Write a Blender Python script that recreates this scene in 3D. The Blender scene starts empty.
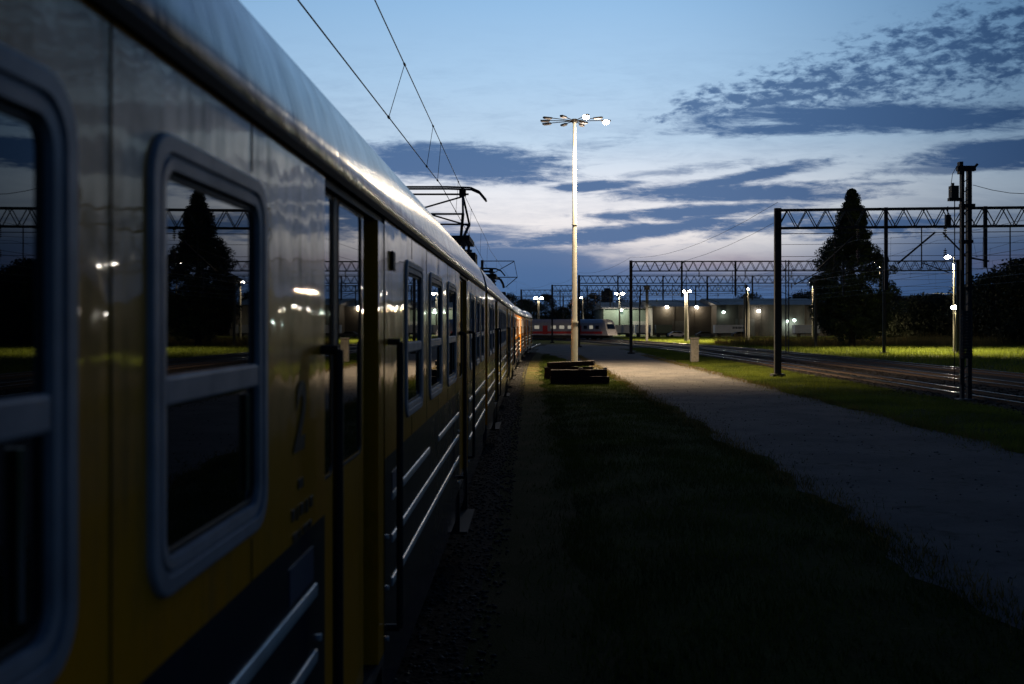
import bpy, bmesh, math, random
import numpy as np
from mathutils import Vector, Matrix
R = math.radians
random.seed(7); rng = np.random.default_rng(11)
S = bpy.context.scene; COL = S.collection
E = 2.9                                   # eye height over the ground (photographer leans from a carriage door)

# ---------------------------------------------------------------- camera
cam = bpy.data.cameras.new('camera'); camo = bpy.data.objects.new('camera', cam); COL.objects.link(camo)
camo.location = (0, 0, E); camo.rotation_euler = (R(90), 0, 0)
cam.sensor_width = 36; cam.lens = 36*1000/1024
cam.shift_x = -13/1024; cam.shift_y = -17/1024
cam.clip_start = 0.05; cam.clip_end = 6000
cam.dof.use_dof = True; cam.dof.focus_distance = 24; cam.dof.aperture_fstop = 2.4
S.camera = camo
S.view_settings.view_transform = 'Standard'; S.view_settings.look = 'None'
S.view_settings.exposure = 0.0; S.view_settings.gamma = 1; S.view_settings.use_curve_mapping = False
S.render.engine = 'CYCLES'
S.cycles.use_denoising = True
S.cycles.max_bounces = 6
S.cycles.sample_clamp_indirect = 4

# ---------------------------------------------------------------- node helper
class X:
    nt = None
    def __init__(s, v): s.v = v
    @staticmethod
    def _put(sock, v):
        if isinstance(v, X): v = v.v
        if hasattr(v, 'node'): X.nt.links.new(v, sock)
        else: sock.default_value = v
    @staticmethod
    def m(op, *a, clamp=False):
        n = X.nt.nodes.new('ShaderNodeMath'); n.operation = op; n.use_clamp = clamp
        for i, v in enumerate(a): X._put(n.inputs[i], v)
        return X(n.outputs[0])
    def __add__(s, o): return X.m('ADD', s, o)
    __radd__ = __add__
    def __sub__(s, o): return X.m('SUBTRACT', s, o)
    def __rsub__(s, o): return X.m('SUBTRACT', o, s)
    def __mul__(s, o): return X.m('MULTIPLY', s, o)
    __rmul__ = __mul__
    def __truediv__(s, o): return X.m('DIVIDE', s, o)
    def __neg__(s): return X.m('MULTIPLY', s, -1.0)
def smooth(x, a, b):
    n = X.nt.nodes.new('ShaderNodeMapRange'); n.interpolation_type = 'SMOOTHSTEP'; n.clamp = True
    X._put(n.inputs[0], x); n.inputs[1].default_value = a; n.inputs[2].default_value = b
    n.inputs[3].default_value = 0; n.inputs[4].default_value = 1
    return X(n.outputs[0])
def gauss(x, c, s):
    d = (x - c)/s
    return X.m('EXPONENT', -(d*d))
def comb(x, y, z):
    n = X.nt.nodes.new('ShaderNodeCombineXYZ')
    for i, v in enumerate((x, y, z)): X._put(n.inputs[i], v)
    return n.outputs[0]
def noise(vec, scale=1.0, detail=4, rough=0.55, dist=0.0):
    n = X.nt.nodes.new('ShaderNodeTexNoise'); X.nt.links.new(vec, n.inputs['Vector'])
    n.inputs['Scale'].default_value = scale; n.inputs['Detail'].default_value = detail
    n.inputs['Roughness'].default_value = rough; n.inputs['Distortion'].default_value = dist
    return X(n.outputs['Fac'])
def mixc(f, a, b):
    n = X.nt.nodes.new('ShaderNodeMix'); n.data_type = 'RGBA'
    X._put(n.inputs['Factor'], f)
    for k, v in ((6, a), (7, b)):
        if isinstance(v, (tuple, list)): n.inputs[k].default_value = (*v, 1)
        else: X._put(n.inputs[k], v)
    return n.outputs[2]

# ---------------------------------------------------------------- world: dusk sky with cloud streaks
W = bpy.data.worlds.new('World'); S.world = W; W.use_nodes = True
nt = W.node_tree; nt.nodes.clear(); X.nt = nt
tc = nt.nodes.new('ShaderNodeTexCoord'); sep = nt.nodes.new('ShaderNodeSeparateXYZ')
nt.links.new(tc.outputs['Generated'], sep.inputs[0])
dx, dy, dz = (X(sep.outputs[i]) for i in range(3))
el = X.m('ARCSINE', dz); az = X.m('ARCTAN2', dx, dy)
yc = X.m('MAXIMUM', dy, 0.25)
u = dx/yc; v = dz/yc
front = smooth(dy, 0.2, 0.5)
ramp = nt.nodes.new('ShaderNodeValToRGB'); cr = ramp.color_ramp
stops = [(0.0, (.075,.095,.19)), (.03, (.13,.155,.27)), (.055, (.30,.32,.42)), (.085, (.90,.84,.83)), (.13, (.84,.85,.90)),
         (.18, (.53,.68,.85)), (.24, (.42,.62,.85)), (.32, (.29,.51,.79)), (.45, (.19,.35,.63)), (.75, (.075,.155,.34)), (1.5, (.020,.042,.11))]
while len(cr.elements) < len(stops): cr.elements.new(.5)
for e_, (p, c) in zip(cr.elements, stops): e_.position = p/1.6
for e_, (p, c) in zip(cr.elements, stops): e_.color = (*c, 1)
X._put(ramp.inputs[0], el/1.6)
sr = nt.nodes.new('ShaderNodeSeparateColor'); nt.links.new(ramp.outputs[0], sr.inputs[0])
# brightness falls away from the afterglow
side = X.m('GREATER_THAN', az, 0.06)
sg = 0.85 - side*0.43
F = X.m('MAXIMUM', X.m('EXPONENT', -(((az-0.06)/sg)*((az-0.06)/sg))), 0.07)
fr_ = X.m('POWER', F, 1.25); fg = F; fb = X.m('POWER', F, 0.82)
base = nt.nodes.new('ShaderNodeCombineColor')
for i, f_ in enumerate((fr_, fg, fb)): X._put(base.inputs[i], X(sr.outputs[i])*f_)
cl = nt.nodes.new('ShaderNodeCombineColor')
for i, (f_, c) in enumerate(((fr_, .064), (fg, .142), (fb, .31))): X._put(cl.inputs[i], f_*c)
# cloud masks
puff = noise(comb(u*0.8 - v*0.55, v*1.9 + u*0.1, 0.0), 46, 4, 0.62, 0.35)
puff2 = noise(comb(u*0.8 - v*0.3, v*1.6, 5.0), 95, 3, 0.6, 0.2)
big = noise(comb(u, v*2.0, 3.0), 8, 3, 0.6)
line = v - (0.210 + 0.20*(u-0.135))
wid = X.m('MAXIMUM', 0.014 + 0.125*(u-0.135), 0.01)
m1 = X.m('EXPONENT', -((line/wid)*(line/wid)))*smooth(u, .09, .17)
c1 = smooth(puff*0.85 + puff2*0.55 + m1*0.26 + big*0.30, .91, 1.20)*smooth(m1, .03, .5)*0.95
streak = noise(comb(u*4.5 + v*3, v*42, 1.0), 1.0, 6, 0.62, 0.6)
streak2 = noise(comb(u*14 - v*10, v*85, 7.0), 1.0, 6, 0.68, 0.8)
fine = noise(comb(u*30, v*110, 9.0), 1.0, 5, 0.7, 0.4)
def band(u0, v0, su, sv, slope=0.0, gain=0.4, thr=.62, w=.30):
    m = gauss(u, u0, su)*gauss(v - (u-u0)*slope, v0, sv)
    return smooth(streak*0.25 + streak2*0.45 + fine*0.42 + m*gain, thr+.03, thr+w)*smooth(m, .0, .45)
parts_ = [c1,
    band(.36, .207, .20, .017, .0, .5), band(.27, .197, .13, .010, .02, .4), band(.49, .172, .12, .017, .08, .5), band(.43, .157, .1, .007, .05, .4)*.8,
    band(-.075, .163, .13, .022, -.03, .5), band(-.03, .150, .10, .011, .0, .4), band(.06, .18, .09, .010, .1, .2)*.6,
    band(.07, .139, .05, .006, .05, .5), band(.22, .148, .11, .009, .18, .42), band(.22, .132, .15, .011, .0, .5), band(.31, .14, .1, .008, .05, .3),
    band(.17, .113, .13, .009, .06, .45), band(.08, .090, .17, .010, .1, .45), band(.24, .102, .1, .010, .2, .35), band(.35, .1, .16, .018, .0, .35), band(.16, .155, .12, .008, .1, .25)*.7]
c = parts_[0]
for p in parts_[1:]: c = X.m('MAXIMUM', c, p)
# bank of cloud low over the horizon, ragged top
top = 0.092 - X.m('MAXIMUM', u, -.2)*0.16 + (streak-0.5)*0.10 + (fine-.5)*.02
bank = smooth(top - v, -0.010, 0.020)*smooth(u, .34, .02)*0.93
bank2 = smooth(0.060 + (streak-0.5)*0.08 + (fine-.5)*.02 - v, -0.012, 0.02)*0.80
bank3 = smooth(0.125 + (streak-0.5)*0.08 - v, -0.03, 0.06)*smooth(u, .22, .44)*0.85
veil = smooth(streak2*0.4+streak*0.3+fine*.3, .42, .68)*0.20*smooth(v, .32, .2)
cm = X.m('MAXIMUM', X.m('MAXIMUM', c*0.95, veil), X.m('MAXIMUM', bank, X.m('MAXIMUM', bank2, bank3)))*front
mx = mixc(cm, base.outputs[0], cl.outputs[0])
# faint pink low glow
pink = gauss(v, .062, .010)*(gauss(u, .20, .10) + gauss(u, .49, .06)*0.35)*front*smooth(streak, .3, .6)*0.35
mx2 = mixc(pink, mx, (.40, .26, .27))
below = smooth(dz, -0.02, 0.0)
mx3 = mixc(below, (.004,.005,.008), mx2)
bg = nt.nodes.new('ShaderNodeBackground'); wo = nt.nodes.new('ShaderNodeOutputWorld')
nt.links.new(mx3, bg.inputs[0]); bg.inputs[1].default_value = 1.0
nt.links.new(bg.outputs[0], wo.inputs[0])

# ---------------------------------------------------------------- materials
M = {}
def mat(name, col, rough=.6, metal=0., var=.25, nscale=3., col2=None, coat=0., coat_r=.05, bump=0., bscale=20., emit=None, es=0., stretch=(1,1,1), spec=.5, ior=1.5):
    m = bpy.data.materials.new(name); m.use_nodes = True; n = m.node_tree; X.nt = n
    b = n.nodes['Principled BSDF']
    t = n.nodes.new('ShaderNodeTexCoord'); mp = n.nodes.new('ShaderNodeMapping'); mp.inputs['Scale'].default_value = stretch
    n.links.new(t.outputs['Object'], mp.inputs[0]); vec = mp.outputs[0]
    if var > 0:
        f = noise(vec, nscale, 5, .6)
        ff = smooth(f, .3, .7)
        c2 = col2 or tuple(min(1, x*(1-var)) for x in col)
        n.links.new(mixc(ff, tuple(min(1, x*(1+var*.5)) for x in col), c2), b.inputs['Base Color'])
        X._put(b.inputs['Roughness'], X.m('ADD', f*0.2, rough-.1, clamp=True))
    else:
        b.inputs['Base Color'].default_value = (*col, 1); b.inputs['Roughness'].default_value = rough
    b.inputs['Metallic'].default_value = metal; b.inputs['IOR'].default_value = ior
    b.inputs['Specular IOR Level'].default_value = spec
    b.inputs['Coat Weight'].default_value = coat; b.inputs['Coat Roughness'].default_value = coat_r
    if bump:
        bn = n.nodes.new('ShaderNodeBump'); bn.inputs['Strength'].default_value = 1; bn.inputs['Distance'].default_value = bump
        f = noise(vec, bscale, 3, .5); n.links.new(f.v, bn.inputs['Height'])
        n.links.new(bn.outputs[0], b.inputs['Normal'])
        if coat: n.links.new(bn.outputs[0], b.inputs['Coat Normal'])
    if emit: b.inputs['Emission Color'].default_value = (*emit, 1); b.inputs['Emission Strength'].default_value = es
    M[name] = m; return m
mat('yellow_paint', (.78,.36,.008), .42, coat=.62, coat_r=.028, var=0, bump=.009, bscale=1.4, stretch=(1,1.5,1), spec=.15)
def dirt(name, base, grime, amt):
    m = M[name]; n = m.node_tree; X.nt = n; b = n.nodes['Principled BSDF']; t = n.nodes.new('ShaderNodeTexCoord')
    mp = n.nodes.new('ShaderNodeMapping'); mp.inputs['Scale'].default_value = (1, 9, .7); n.links.new(t.outputs['Object'], mp.inputs[0])
    f = noise(mp.outputs[0], 1.6, 6, .7); g_ = noise(t.outputs['Object'], 5, 6, .7); h_ = noise(t.outputs['Object'], .9, 4, .6)
    k = smooth(f*.5+g_*.3+h_*.3, .52, .75)*amt
    n.links.new(mixc(k, base, grime), b.inputs['Base Color']); X._put(b.inputs['Roughness'], .36+k*.4); X._put(b.inputs['Coat Weight'], .68-k*.45)
    X._put(b.inputs['Coat Roughness'], .018+k*.10)
dirt('yellow_paint', (.95,.325,.002), (.30,.11,.008), .7)
mat('dark_paint', (.006,.012,.045), .35, coat=.8, coat_r=.08, var=.3, nscale=2, bump=.0016, bscale=2.5)
mat('roof_paint', (.15,.185,.25), .20, .15, var=.6, nscale=2.2, bump=.006, bscale=2.2, stretch=(1,2.4,1))
mat('gutter_rubber', (.006,.005,.005), .8, var=0, spec=.1)
mat('frame_aluminium', (.40,.37,.38), .55, .1, var=.2, nscale=6)
mat('window_glass', (.003,.004,.005), .012, var=0, ior=2.1)
mat('door_rubber', (.006,.006,.007), .6, var=0)
mat('strip_steel', (.8,.78,.74), .38, .35, var=.2, nscale=4)
mat('chrome', (.8,.8,.8), .12, 1., var=0)
mat('under_dark', (.012,.012,.013), .8, var=.3)
mat('marking_black', (.01,.01,.01), .5, var=0)
mat('plate_grey', (.10,.11,.15), .45, var=.1)
mat('mast_steel', (.022,.021,.022), .7, .0, var=.4, nscale=4)
mat('mast_white', (.36,.36,.34), .5, var=.12, nscale=2)
mat('wire_copper', (.03,.025,.024), .5, .5, var=0)
mat('insulator', (.12,.05,.03), .3, var=0)
mat('rail_steel', (.45,.42,.40), .22, 1., var=.2, nscale=8)
mat('rail_rust', (.055,.032,.02), .8, var=.3, nscale=8)
mat('sleeper_concrete', (.035,.030,.026), .9, var=.3, spec=.1)
mat('ballast', (.017,.014,.012), .95, var=.55, nscale=14, bump=.03, bscale=18, spec=.08)
mat('timber', (.030,.014,.010), .85, var=.5, nscale=7, bump=.01, bscale=24, stretch=(.3,3,3))
mat('concrete', (.30,.28,.25), .85, var=.3, nscale=5, bump=.004)
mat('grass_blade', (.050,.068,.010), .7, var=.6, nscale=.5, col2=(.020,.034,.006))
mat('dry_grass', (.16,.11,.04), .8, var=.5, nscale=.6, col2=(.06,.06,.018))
mat('leaf', (.030,.042,.012), .65, var=.5, nscale=.7, col2=(.014,.024,.008))
mat('leaf_light', (.10,.11,.03), .65, var=.5, nscale=1.5, col2=(.05,.06,.016))
mat('leaf_far', (.022,.030,.012), .8, var=.4, nscale=.3)
mat('bark', (.035,.026,.018), .9, var=.4, bump=.02)
mat('wall_green', (.014,.026,.022), .8, var=.25, nscale=.3)
mat('wall_brown', (.028,.026,.025), .85, var=.3, nscale=.3)
mat('wall_dark', (.05,.055,.06), .85, var=.3, nscale=.3)
mat('roof_far', (.05,.05,.055), .7, var=.2, nscale=.2)
mat('panel_white', (.65,.64,.60), .6, var=.1, nscale=1)
mat('panel_green', (.012,.05,.03), .5, var=.1)
mat('panel_red', (.45,.03,.03), .4, var=.1)
mat('panel_silver', (.36,.35,.40), .35, .3, var=.1)
mat('lit_window', (.3,.3,.26), .5, var=0, emit=(1,.93,.75), es=.25)
mat('lamp_warm', (1,.9,.7), .4, var=0, emit=(1,.84,.62), es=120)
mat('pole_grey', (.07,.07,.065), .5, var=.12, nscale=2)
mat('lamp_white', (1,1,1), .4, var=0, emit=(1,.90,.74), es=110)
mat('lamp_cool', (1,1,1), .4, var=0, emit=(.72,1,.88), es=9)
mat('tail_pinpoint', (1,1,1), .4, var=0, emit=(.95,.97,1), es=5)

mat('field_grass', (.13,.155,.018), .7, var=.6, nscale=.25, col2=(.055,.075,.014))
for nm in ('field_grass', 'grass_blade', 'dry_grass', 'leaf_light'):
    n = M[nm].node_tree; b = n.nodes['Principled BSDF']; o_ = [q for q in n.nodes if q.type == 'OUTPUT_MATERIAL'][0]
    tl = n.nodes.new('ShaderNodeBsdfTranslucent'); ms = n.nodes.new('ShaderNodeMixShader'); ms.inputs[0].default_value = .42
    n.links.new(b.inputs['Base Color'].links[0].from_socket, tl.inputs[0]); n.links.new(b.outputs[0], ms.inputs[1]); n.links.new(tl.outputs[0], ms.inputs[2]); n.links.new(ms.outputs[0], o_.inputs[0])
    b.inputs['Specular IOR Level'].default_value = .15
# ---------------------------------------------------------------- object helpers
def link(o): COL.objects.link(o); return o
def tag(o, label=None, cat=None, group=None, kind=None):
    if label: o['label'] = label
    if cat: o['category'] = cat
    if group: o['group'] = group
    if kind: o['kind'] = kind
    return o
def empty(name, loc=(0,0,0), rz=0, label=None, cat=None, group=None):
    o = link(bpy.data.objects.new(name, None)); o.location = loc; o.rotation_euler = (0,0,rz); o.empty_display_size = .3
    return tag(o, label, cat, group)
class MB:
    def __init__(s): s.v = []; s.f = []
    def add(s, vs, fs):
        k = len(s.v); s.v += [tuple(p) for p in vs]; s.f += [tuple(i+k for i in f) for f in fs]; return s
    def box(s, x0, x1, y0, y1, z0, z1):
        return s.add([(x0,y0,z0),(x1,y0,z0),(x1,y1,z0),(x0,y1,z0),(x0,y0,z1),(x1,y0,z1),(x1,y1,z1),(x0,y1,z1)],
                     [(0,3,2,1),(4,5,6,7),(0,1,5,4),(1,2,6,5),(2,3,7,6),(3,0,4,7)])
    def tube(s, a, b, r, n=6, r2=None, cap=True):
        a = Vector(a); b = Vector(b); d = (b-a).normalized(); r2 = r if r2 is None else r2
        q = d.orthogonal().normalized(); w = d.cross(q)
        vs = []
        for (c, rr) in ((a, r), (b, r2)):
            for i in range(n):
                t = 2*math.pi*(i+.5)/n; vs.append(c + (q*math.cos(t) + w*math.sin(t))*rr)
        fs = [(i, (i+1)%n, n+(i+1)%n, n+i) for i in range(n)]
        if cap: vs += vs[:2*n]; fs += [tuple(range(3*n-1,2*n-1,-1)), tuple(range(3*n,4*n))]
        return s.add(vs, fs)
    def bar(s, a, b, w, h):
        a = Vector(a); b = Vector(b); d = (b-a).normalized()
        up = Vector((0,0,1)) if abs(d.z) < .95 else Vector((0,1,0))
        q = d.cross(up).normalized(); r = q.cross(d)
        vs = [c + q*sx*w/2 + r*sz*h/2 for c in (a,b) for (sx,sz) in ((-1,-1),(1,-1),(1,1),(-1,1))]
        return s.add(vs, [(0,1,5,4),(1,2,6,5),(2,3,7,6),(3,0,4,7),(3,2,1,0),(4,5,6,7)])
    def path(s, pts, r, n=6):
        for a, b in zip(pts, pts[1:]): s.tube(a, b, r, n)
        return s
    def extrude(s, prof, y0, y1, cap=True):           # profile of (x,z), along y
        n = len(prof)
        vs = [(x,y0,z) for x,z in prof] + [(x,y1,z) for x,z in prof]
        fs = [(i, n+i, n+(i+1)%n, (i+1)%n) for i in range(n)]
        if cap: vs += vs[:2*n]; fs += [tuple(range(2*n,3*n)), tuple(range(4*n-1,3*n-1,-1))]
        return s.add(vs, fs)
    def build(s, name, m, parent=None, smooth_=False, bevel=0):
        me = bpy.data.meshes.new(name); me.from_pydata(s.v, [], s.f); me.materials.append(M[m] if isinstance(m, str) else m)
        bm = bmesh.new(); bm.from_mesh(me); bmesh.ops.recalc_face_normals(bm, faces=bm.faces); bm.to_mesh(me); bm.free()
        if smooth_:
            for p in me.polygons: p.use_smooth = True
        o = link(bpy.data.objects.new(name, me)); o.parent = parent
        if bevel:
            md = o.modifiers.new('bevel', 'BEVEL'); md.width = bevel; md.segments = 2; md.limit_method = 'ANGLE'
        return o
def kids(o): return [c_ for c_ in COL.objects if c_.parent == o]
def copy_tree(o, parent=None, table=None):
    if table is None:
        table = {}
        for q in COL.objects:
            if q.parent: table.setdefault(q.parent.name, []).append(q)
    c_ = o.copy(); COL.objects.link(c_); c_.parent = parent
    for ch in table.get(o.name, []): copy_tree(ch, c_, table)
    return c_
def at(px, py, Z): return Vector(((px-525)/1000*Z, Z, E-(py-325)/1000*Z))
def gx(px, Z): return (px-525)/1000*Z
def light(name, kind, loc, energy, color, parent=None, radius=.15, rot=None, spot=None, blend=.6):
    l = bpy.data.lights.new(name, kind); l.energy = energy; l.color = color; l.shadow_soft_size = radius
    if spot: l.spot_size = R(spot); l.spot_blend = blend
    o = link(bpy.data.objects.new(name, l)); o.location = loc; o.parent = parent
    if rot: o.rotation_euler = rot
    return o
def strip_mesh(name, left, right, z, m, n_sub=1, kind='structure', label=None):
    vs, fs = [], []
    for (a, b) in zip(left, right): vs += [(a[0],a[1],z), (b[0],b[1],z)]
    for i in range(len(left)-1): fs.append((2*i, 2*i+1, 2*i+3, 2*i+2))
    me = bpy.data.meshes.new(name); me.from_pydata(vs, [], fs); me.materials.append(M[m])
    o = link(bpy.data.objects.new(name, me)); tag(o, label, kind=kind); return o

# ---------------------------------------------------------------- ground
def ground_mat():
    m = bpy.data.materials.new('ground_grass'); m.use_nodes = True; n = m.node_tree; X.nt = n; b = n.nodes['Principled BSDF']
    t = n.nodes.new('ShaderNodeTexCoord'); vec = t.outputs['Object']
    f = noise(vec, .35, 6, .65); g = noise(vec, 3.0, 5, .7); h = noise(vec, 22, 4, .7)
    a = mixc(smooth(f, .35, .65), (.045,.062,.012), (.026,.036,.008))
    a2 = mixc(smooth(g, .52, .72)*0.6, a, (.085,.068,.035))
    a3 = mixc(smooth(h, .45, .65)*0.45, a2, (.018,.022,.008))
    n.links.new(a3, b.inputs['Base Color']); b.inputs['Roughness'].default_value = 1; b.inputs['Specular IOR Level'].default_value = .05
    bn = n.nodes.new('ShaderNodeBump'); bn.inputs['Distance'].default_value = .06; n.links.new((g*0.5+h).v, bn.inputs['Height']); n.links.new(bn.outputs[0], b.inputs['Normal'])
    M['ground_grass'] = m
    m = bpy.data.materials.new('path_gravel'); m.use_nodes = True; n = m.node_tree; X.nt = n; b = n.nodes['Principled BSDF']
    t = n.nodes.new('ShaderNodeTexCoord'); vec = t.outputs['Object']
    f = noise(vec, .5, 6, .6); g = noise(vec, 4.0, 5, .7); h = noise(vec, 45, 3, .7)
    a = mixc(smooth(f, .35, .65), (.122,.11,.104), (.078,.074,.074))
    a2 = mixc(smooth(g*.6+noise(vec,.9,4,.6)*.4, .53, .63)*0.75, a, (.045,.042,.036))
    a3 = mixc(smooth(h, .5, .7)*0.10, a2, (.17,.155,.14))
    n.links.new(a3, b.inputs['Base Color']); b.inputs['Roughness'].default_value = .95; b.inputs['Specular IOR Level'].default_value = .1
    bn = n.nodes.new('ShaderNodeBump'); bn.inputs['Distance'].default_value = .03; n.links.new((g+h*0.5).v, bn.inputs['Height']); n.links.new(bn.outputs[0], b.inputs['Normal'])
    M['path_gravel'] = m
    m = bpy.data.materials.new('trackside_dirt'); m.use_nodes = True; n = m.node_tree; X.nt = n; b = n.nodes['Principled BSDF']
    t = n.nodes.new('ShaderNodeTexCoord'); vec = t.outputs['Object']
    f = noise(vec, .8, 6, .6); h = noise(vec, 30, 3, .7)
    a = mixc(smooth(f, .35, .6), (.085,.066,.028), (.045,.048,.014)); a3 = mixc(smooth(h, .5, .7)*0.5, a, (.03,.024,.018))
    n.links.new(a3, b.inputs['Base Color']); b.inputs['Roughness'].default_value = 1; b.inputs['Specular IOR Level'].default_value = .05
    bn = n.nodes.new('ShaderNodeBump'); bn.inputs['Distance'].default_value = .04; n.links.new(h.v, bn.inputs['Height']); n.links.new(bn.outputs[0], b.inputs['Normal'])
    M['trackside_dirt'] = m
ground_mat()
g = MB(); g.add([(-900,-60,0),(1300,-60,0),(1300,2600,0),(-900,2600,0)], [(0,1,2,3)])
tag(g.build('ground', 'ground_grass'), kind='structure')
def wob(y, a, ph): return a*(math.sin(y*.9+ph) + .6*math.sin(y*2.3+ph*2) + .4*math.sin(y*5.1+ph*3))
ys = np.concatenate([np.arange(-10, 120, .5), np.arange(120, 150, 1.)])
def bend(y): return 0 if y < 70 else -.0006*(y-70)**2
strip_mesh('path', [(5.0+wob(y,.16,1)+.35*math.sin(y*.31+1)*math.sin(y*.13)+bend(y)-max(0,(y-60))*.07, y) for y in ys], [(11.3+wob(y,.18,4)+bend(y)+ (.02*(y-40) if y>40 else 0), y) for y in ys], .006, 'path_gravel')
cv = lambda y: .006*y + (.00031*(y-50)**2 if y > 50 else 0)
strip_mesh('trackside_path', [(-.75+wob(y,.05,3)+cv(y), y) for y in ys], [(.62+wob(y,.14,6)+cv(y), y) for y in ys], .004, 'trackside_dirt')
# a cross road of pale hardstanding in the distance, in front of the parked trains
strip_mesh('yard_road', [(-60+i*2., 122) for i in range(38)], [(-60+i*2., 138+wob(i,.3,2)) for i in range(38)], .010, 'path_gravel')

# ---------------------------------------------------------------- the yellow train beside the camera
def tx(y): return -2.29 + .006*y + (.00031*(y-50)**2 if y > 50 else 0)
ZG = E+.635; ZW0, ZW1 = E-.635, E+.45; ZB = E-.78; ZBOT = .95; XW = 1.44
roof_prof = [(XW+.005, ZG), (XW-.012, E+.78), (XW-.055, E+.94), (XW-.12, E+1.075), (XW-.22, E+1.19), (XW-.34, E+1.29), (XW-.5, E+1.39), (XW-.75, E+1.48), (XW-1.1, E+1.54), (0, E+1.56)]
roof_prof = roof_prof + [(-x, z) for x, z in reversed(roof_prof[:-1])]
def holes_wall(mb, x, y0, y1, z0, z1, holes):
    hs = [h for h in holes if h[1] > y0 and h[0] < y1]
    Y = sorted({y0, y1, *[min(max(t, y0), y1) for h in hs for t in h[:2]]}); Z = sorted({z0, z1, *[min(max(t, z0), z1) for h in hs for t in h[2:]]})
    for a, b in zip(Y, Y[1:]):
        for c_, d in zip(Z, Z[1:]):
            my, mz = (a+b)/2, (c_+d)/2
            if any(h[0] < my < h[1] and h[2] < mz < h[3] for h in hs): continue
            mb.add([(x,a,c_),(x,b,c_),(x,b,d),(x,a,d)], [(0,1,2,3)])
def rr(y0, y1, z0, z1, r, n=6):
    pts = []
    for (cy, cz, a0) in ((y1-r, z1-r, 0), (y0+r, z1-r, 90), (y0+r, z0+r, 180), (y1-r, z0+r, 270)):
        for i in range(n+1):
            a = R(a0 + 90*i/n); pts.append((cy+r*math.cos(a), cz+r*math.sin(a)))
    return pts
def ringmesh(loops):       # loops: list of (x, [(y,z)...])
    mb = MB(); n = len(loops[0][1]); vs = []; fs = []
    for x, pts in loops: vs += [(x, y, z) for y, z in pts]
    for k in range(len(loops)-1):
        for i in range(n): fs.append((k*n+i, k*n+(i+1)%n, (k+1)*n+(i+1)%n, (k+1)*n+i))
    return mb.add(vs, fs)
def window(parent, y0, y1, small=False):
    w = empty('window', (XW, y0, 0)); w.parent = parent
    a, b = 0.0, y1-y0; z0, z1 = ZW0, ZW1
    fr = ringmesh([(0, rr(a,b,z0,z1,.12)), (.010, rr(a+.003,b-.003,z0+.003,z1-.003,.118)), (.014, rr(a+.010,b-.010,z0+.010,z1-.010,.112)),
                   (.014, rr(a+.048,b-.048,z0+.044,z1-.044,.088)), (.004, rr(a+.051,b-.051,z0+.047,z1-.047,.086)), (.004, rr(a+.062,b-.062,z0+.057,z1-.057,.08)),
                   (.012, rr(a+.067,b-.067,z0+.061,z1-.061,.08)), (.010, rr(a+.094,b-.094,z0+.085,z1-.085,.06)), (-.012, rr(a+.098,b-.098,z0+.089,z1-.089,.055))])
    f = fr.build('frame', 'frame_aluminium', w, False)
    zb = E-.155
    MB().box(-.012,.009, a+.098,b-.098, zb-.035, zb+.035).build('transom', 'frame_aluminium', w, bevel=.008)
    g1 = MB(); g1.add([(-.008,a+.09,zb+.03),(-.008,b-.09,zb+.03),(-.008,b-.09,z1-.08),(-.008,a+.09,z1-.08)], [(0,1,2,3)]); g1.build('upper_pane', 'window_glass', w)
    g2 = MB(); g2.add([(-.0105,a+.09,z0+.08),(-.0105,b-.09,z0+.08),(-.0105,b-.09,zb-.03),(-.0105,a+.09,zb-.03)], [(0,1,2,3)]); g2.build('lower_pane', 'window_glass', w)
    if not small:
        ringmesh([(-.006, rr(a+.099,b-.099,z0+.089,z1-.089,.055)), (-.002, rr(a+.108,b-.108,z0+.098,z1-.098,.05)), (-.007, rr(a+.118,b-.118,z0+.108,z1-.108,.045))]).build('gasket', 'door_rubber', w, True)
        MB().tube((-.002,b-.19,z0+.14),(-.002,b-.19,zb-.05),.008,8).build('glint_rod', 'chrome', w, True)  # added chrome rod, catches lamp light as a vertical streak
    return w
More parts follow.
